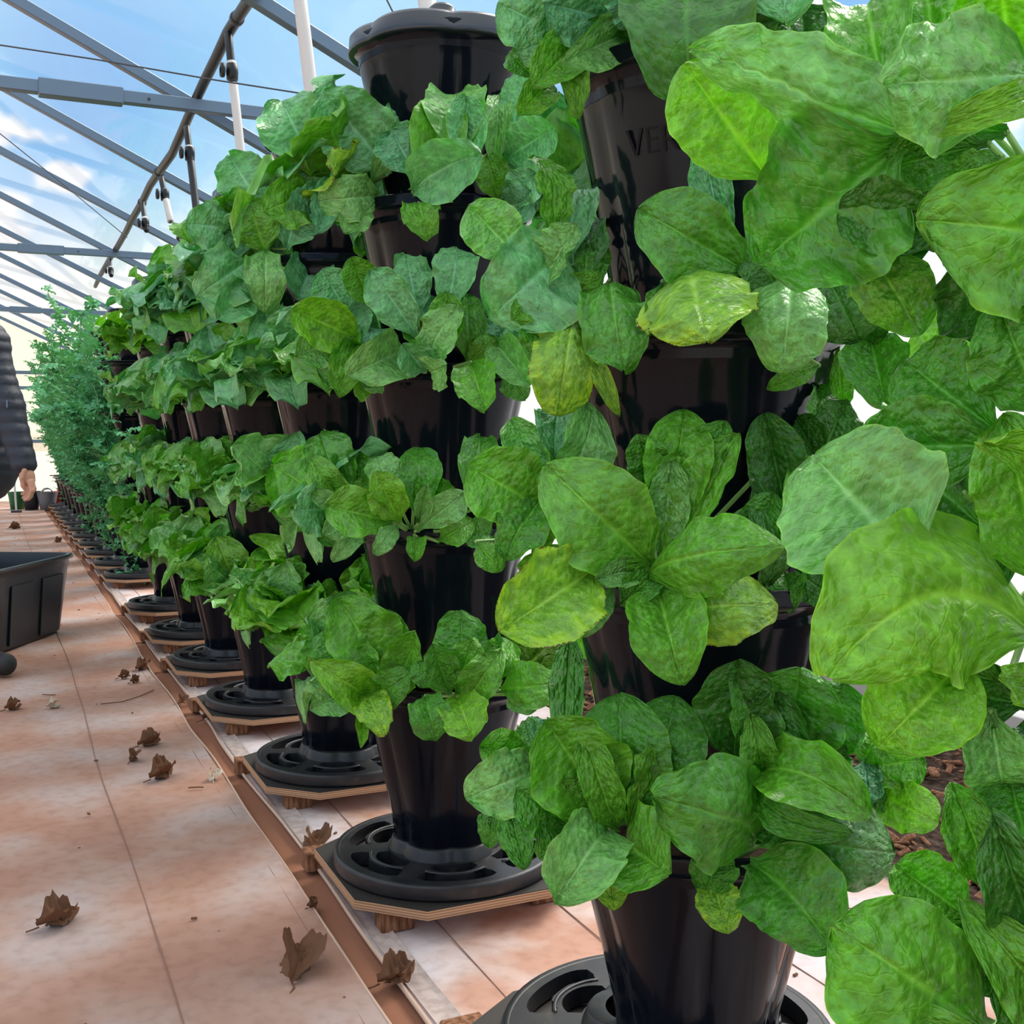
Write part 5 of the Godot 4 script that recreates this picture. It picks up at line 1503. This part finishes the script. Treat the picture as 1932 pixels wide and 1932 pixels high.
	hero(p19, M.sea_green, P(802, 702, 2.14), P(758, 648, 2.09), 66, {"bow": 0.08, "nu": 22, "nv": 17})
	hero(p19, M.mid, P(840, 690, 2.14), P(790, 600, 2.17), 90, {"nu": 22, "nv": 17})
	hero(p19, M.sky_tinted_blue_green, P(830, 640, 2.14), P(820, 540, 2.19), 100, {"nu": 22, "nv": 17})
	hero(p19, M.pale, P(820, 700, 2.14), P(840, 690, 2.05), 70, {"bow": 0.2, "nu": 22, "nv": 17})
	var p20 := thing("lettuce", "lettuce with a hanging pale leaf beside the front tower, third pot of the second tower", "lettuce", P(945, 705, 2.34), 0.0, "lettuces in the planter towers")
	hero(p20, M.pale, P(930, 642, 2.25), P(1002, 728, 2.17), 76, {"bow": 0.12, "nu": 22, "nv": 17})
	hero(p20, M.fresh, P(880, 690, 2.25), P(932, 638, 2.21), 50, {"nu": 22, "nv": 17})
	hero(p20, M.mid, P(885, 690, 2.25), P(882, 548, 2.21), 72, {"nu": 22, "nv": 17})
	hero(p20, M.sky_tinted_blue_green, P(932, 690, 2.25), P(952, 598, 2.25), 80, {"nu": 22, "nv": 17})
	hero(p20, M.sea_green, P(960, 680, 2.25), P(1000, 600, 2.25), 70, {"nu": 22, "nv": 17})
	hero(p20, M.mid, P(950, 700, 2.25), P(990, 750, 2.21), 50, {"bow": 0.1, "nu": 22, "nv": 17})
	hero(p20, M.sea_green, P(940, 660, 2.25), P(900, 600, 2.27), 70, {"nu": 22, "nv": 17})
	var p21 := thing("lettuce", "lettuce with a tall paddle leaf at the front of the second pot, second tower", "lettuce", P(778, 1005, 2.27), 0.0, "lettuces in the planter towers")
	hero(p21, M.mid, P(790, 987, 2.14), P(791, 826, 2.15), 82, {"bow": 0.04, "e": 1.4, "nu": 22, "nv": 17})
	hero(p21, M.lime, P(754, 986, 2.14), P(710, 891, 2.07), 72, {"bow": 0.05, "e": 1.4, "nu": 22, "nv": 17})
	hero(p21, M.fresh, P(742, 986, 2.14), P(615, 953, 2.07), 88, {"bow": 0.08, "e": 1.4, "nu": 22, "nv": 17})
	hero(p21, M.pale, P(747, 942, 2.14), P(706, 850, 2.15), 70, {"nu": 22, "nv": 17})
	hero(p21, M.pale, P(786, 1002, 2.14), P(874, 932, 2.09), 64, {"bow": 0.06, "e": 1.7, "nu": 22, "nv": 17})
	hero(p21, M.fresh, P(826, 1022, 2.14), P(890, 984, 2.11), 54, {"bow": 0.06, "e": 1.6, "nu": 22, "nv": 17})
	hero(p21, M.pale, P(752, 992, 2.14), P(708, 1040, 2.07), 40, {"bow": 0.1, "nu": 22, "nv": 17})
	hero(p21, M.fresh, P(786, 1012, 2.14), P(782, 1058, 2.09), 40, {"bow": 0.12, "nu": 22, "nv": 17})
	hero(p21, M.pale, P(792, 986, 2.14), P(806, 912, 2.09), 34, {"nu": 22, "nv": 17})
	hero(p21, M.mid, P(892, 962, 2.14), P(910, 801, 2.21), 74, {"nu": 22, "nv": 17})
	hero(p21, M.fresh, P(800, 990, 2.14), P(830, 900, 2.17), 70, {"nu": 22, "nv": 17})
	hero(p21, M.mid, P(860, 1000, 2.14), P(930, 1010, 2.17), 60, {"nu": 22, "nv": 17})
	hero(p21, M.deep, P(780, 960, 2.14), P(760, 860, 2.21), 60, {"nu": 22, "nv": 17})
	var p22 := thing("lettuce", "lettuce with a dark tall leaf on the path side, second pot, second tower", "lettuce", P(645, 995, 2.36), 0.0, "lettuces in the planter towers")
	hero(p22, M.mid, P(656, 962, 2.27), P(598, 804, 2.27), 102, {"bow": 0.04, "nu": 22, "nv": 17})
	hero(p22, M.fresh, P(652, 962, 2.27), P(588, 868, 2.21), 64, {"nu": 22, "nv": 17})
	hero(p22, M.pale, P(676, 1000, 2.27), P(636, 1050, 2.19), 42, {"bow": 0.1, "nu": 22, "nv": 17})
	hero(p22, M.pale, P(662, 976, 2.27), P(613, 1008, 2.19), 54, {"bow": 0.1, "nu": 22, "nv": 17})
	hero(p22, M.sea_green, P(632, 962, 2.27), P(550, 962, 2.19), 95, {"bow": 0.08, "nu": 22, "nv": 17})
	hero(p22, M.pale, P(642, 960, 2.27), P(588, 928, 2.19), 40, {"nu": 22, "nv": 17})
	hero(p22, M.mid, P(660, 960, 2.27), P(660, 850, 2.29), 80, {"nu": 22, "nv": 17})
	hero(p22, M.fresh, P(690, 980, 2.27), P(690, 900, 2.27), 60, {"nu": 22, "nv": 17})
	hero(p22, M.mid, P(650, 990, 2.27), P(600, 1020, 2.23), 60, {"bow": 0.1, "nu": 22, "nv": 17})
	var p23 := thing("lettuce", "bumpy pale green lettuce on the path side of the bottom pot, second tower", "lettuce", P(700, 1305, 2.34), 0.0, "lettuces in the planter towers")
	hero(p23, M.fresh, P(742, 1292, 2.25), P(636, 1126, 2.21), 130, {"bow": 0.06, "ruf": 0.05, "nu": 22, "nv": 17})
	hero(p23, M.lime, P(702, 1320, 2.25), P(606, 1258, 2.13), 82, {"bow": 0.08, "ruf": 0.05, "nu": 22, "nv": 17})
	hero(p23, M.pale, P(662, 1300, 2.25), P(592, 1334, 2.17), 66, {"bow": 0.1, "nu": 22, "nv": 17})
	hero(p23, M.yellowing, P(690, 1302, 2.25), P(727, 1384, 2.11), 72, {"bow": 0.12, "nu": 22, "nv": 17})
	hero(p23, M.lime, P(685, 1340, 2.25), P(682, 1406, 2.13), 24, {"nu": 22, "nv": 17})
	hero(p23, M.fresh, P(742, 1312, 2.25), P(790, 1188, 2.15), 78, {"bow": 0.05, "roll": -20, "nu": 22, "nv": 17})
	hero(p23, M.fresh, P(730, 1292, 2.25), P(722, 1148, 2.23), 98, {"nu": 22, "nv": 17})
	hero(p23, M.mid, P(640, 1250, 2.25), P(605, 1180, 2.27), 90, {"nu": 22, "nv": 17})
	hero(p23, M.fresh, P(680, 1290, 2.25), P(660, 1220, 2.21), 90, {"nu": 22, "nv": 17})
	hero(p23, M.mid, P(720, 1310, 2.25), P(760, 1280, 2.13), 70, {"bow": 0.1, "nu": 22, "nv": 17})
	hero(p23, M.pale, P(640, 1300, 2.25), P(600, 1290, 2.17), 60, {"bow": 0.1, "nu": 22, "nv": 17})
	var p24 := thing("lettuce", "open light green lettuce at the front of the bottom pot, second tower", "lettuce", P(862, 1312, 2.26), 0.0, "lettuces in the planter towers")
	hero(p24, M.mid, P(850, 1312, 2.13), P(814, 1212, 2.07), 70, {"bow": 0.06, "nu": 22, "nv": 17})
	hero(p24, M.fresh, P(862, 1312, 2.13), P(890, 1206, 2.09), 76, {"bow": 0.05, "nu": 22, "nv": 17})
	hero(p24, M.fresh, P(882, 1322, 2.13), P(937, 1237, 2.07), 72, {"bow": 0.06, "ruf": 0.06, "nu": 22, "nv": 17})
	hero(p24, M.fresh, P(942, 1302, 2.13), P(1048, 1290, 2.07), 94, {"bow": 0.08, "nu": 22, "nv": 17})
	hero(p24, M.lime, P(862, 1312, 2.13), P(892, 1394, 2.03), 92, {"bow": 0.12, "e": 1.3, "nu": 22, "nv": 17})
	hero(p24, M.mid, P(802, 1312, 2.13), P(820, 1387, 2.05), 80, {"bow": 0.12, "nu": 22, "nv": 17})
	hero(p24, M.mid, P(872, 1292, 2.13), P(870, 1156, 2.17), 98, {"nu": 22, "nv": 17})
	hero(p24, M.fresh, P(902, 1302, 2.13), P(968, 1198, 2.15), 72, {"nu": 22, "nv": 17})
	hero(p24, M.mid, P(930, 1290, 2.13), P(900, 1200, 2.19), 80, {"nu": 22, "nv": 17})
	hero(p24, M.pale, P(960, 1310, 2.13), P(1010, 1340, 2.09), 50, {"bow": 0.1, "nu": 22, "nv": 17})
	hero(p24, M.mid, P(820, 1300, 2.13), P(790, 1250, 2.11), 60, {"nu": 22, "nv": 17})
	var p25 := thing("lettuce", "broad crinkled lettuce on the path side of the fourth pot, third tower", "lettuce", P(455, 470, 3.12), 0.0, "lettuces in the planter towers")
	hero(p25, M.sea_green, P(502, 402, 3.02), P(432, 293, 3.00), 102, {"bow": 0.05, "nu": 22, "nv": 17})
	hero(p25, M.sea_green, P(452, 432, 3.02), P(350, 422, 2.94), 92, {"bow": 0.08, "nu": 22, "nv": 17})
	hero(p25, M.fresh, P(502, 482, 3.02), P(468, 376, 2.98), 92, {"nu": 22, "nv": 17})
	hero(p25, M.sea_green, P(472, 490, 3.02), P(380, 552, 2.90), 98, {"bow": 0.1, "nu": 22, "nv": 17})
	hero(p25, M.pale, P(502, 470, 3.02), P(500, 566, 2.90), 80, {"bow": 0.1, "ruf": 0.05, "nu": 22, "nv": 17})
	hero(p25, M.sky_tinted_blue_green, P(592, 490, 3.02), P(562, 562, 2.94), 90, {"bow": 0.1, "nu": 22, "nv": 17})
	hero(p25, M.fresh, P(442, 422, 3.02), P(388, 386, 3.00), 56, {"nu": 22, "nv": 17})
	hero(p25, M.fresh, P(360, 460, 3.02), P(335, 408, 3.04), 44, {"nu": 22, "nv": 17})
	hero(p25, M.sea_green, P(482, 540, 3.02), P(408, 602, 2.94), 68, {"bow": 0.1, "nu": 22, "nv": 17})
	hero(p25, M.sky_tinted_blue_green, P(470, 460, 3.02), P(420, 380, 3.06), 90, {"nu": 22, "nv": 17})
	hero(p25, M.sea_green, P(540, 470, 3.02), P(560, 400, 3.04), 80, {"nu": 22, "nv": 17})
	hero(p25, M.sky_tinted_blue_green, P(440, 500, 3.02), P(420, 440, 3.00), 90, {"nu": 22, "nv": 17})

#HEROEND
func _ready() -> void:
	rng.seed = 11
	blister.noise_type = FastNoiseLite.TYPE_SIMPLEX_SMOOTH
	blister.frequency = 0.42
	blister.fractal_octaves = 1
	wobble.noise_type = FastNoiseLite.TYPE_SIMPLEX_SMOOTH
	wobble.frequency = 0.02
	wobble.fractal_octaves = 2
	surroundings()
	materials()
	tunnel()
	tower_meshes()
	leaf_protos()
	irrigation()
	var names := ["tower beside the camera", "front tower", "second tower", "third tower", "fourth tower", "fifth tower", "sixth tower", "seventh tower"]
	var ws := [0.40, 1.30, 2.28, 3.09, 3.92, 4.72, 5.47, 6.38]
	for k in range(1, 8):
		tower(k, ROW, ws[k], deg_to_rad([0, 0, 16, 8, 0, 10, 5, 0][k]), names[k])
	for k in range(2, 8):
		var turn := deg_to_rad([0, 0, 16, 8, 0, 10, 5, 0][k])
		if k == 2:
			tower_plants(k, ROW, ws[k], turn, names[k], [300, 120], [0, 1, 2, 3])
		elif k == 3:
			tower_plants(k, ROW, ws[k], turn, names[k], [300, 240, 180, 120], [0, 1, 2])
			tower_plants(k, ROW, ws[k], turn, names[k], [300, 180, 120], [3])
		else:
			tower_plants(k, ROW, ws[k], turn, names[k], [300, 240, 180], [0, 1, 2, 3])
	# the tower beside the camera stands just outside the frame and carries the leaves at the right edge
	tower(0, ROW, ws[0], 0.0, names[0], 3)
	nearest_lettuces()
	for c in get_children():
		if c.has_meta("category") and c.get_meta("category") == "lettuce" and str(c.get_meta("label")).ends_with("beside the camera"):
			var pocket := Vector3(ROW - 0.10, RIMS[0] - 0.02, -ws[0] - 0.11)
			for r in [0, 1, 2]:
				if RIMS[r] < c.position.y + 0.02:
					pocket.y = RIMS[r] - 0.02
			var way: Vector3 = pocket - c.position
			part("stem", tube([way, way * 0.6 + Vector3(0, 0.03, 0), way * 0.25 + Vector3(0, 0.02, 0), Vector3.ZERO], 0.013, 9, 0.6), M["stalk"], c)
	clutter()
	peas()
	person()
	lettering()
	#MORE
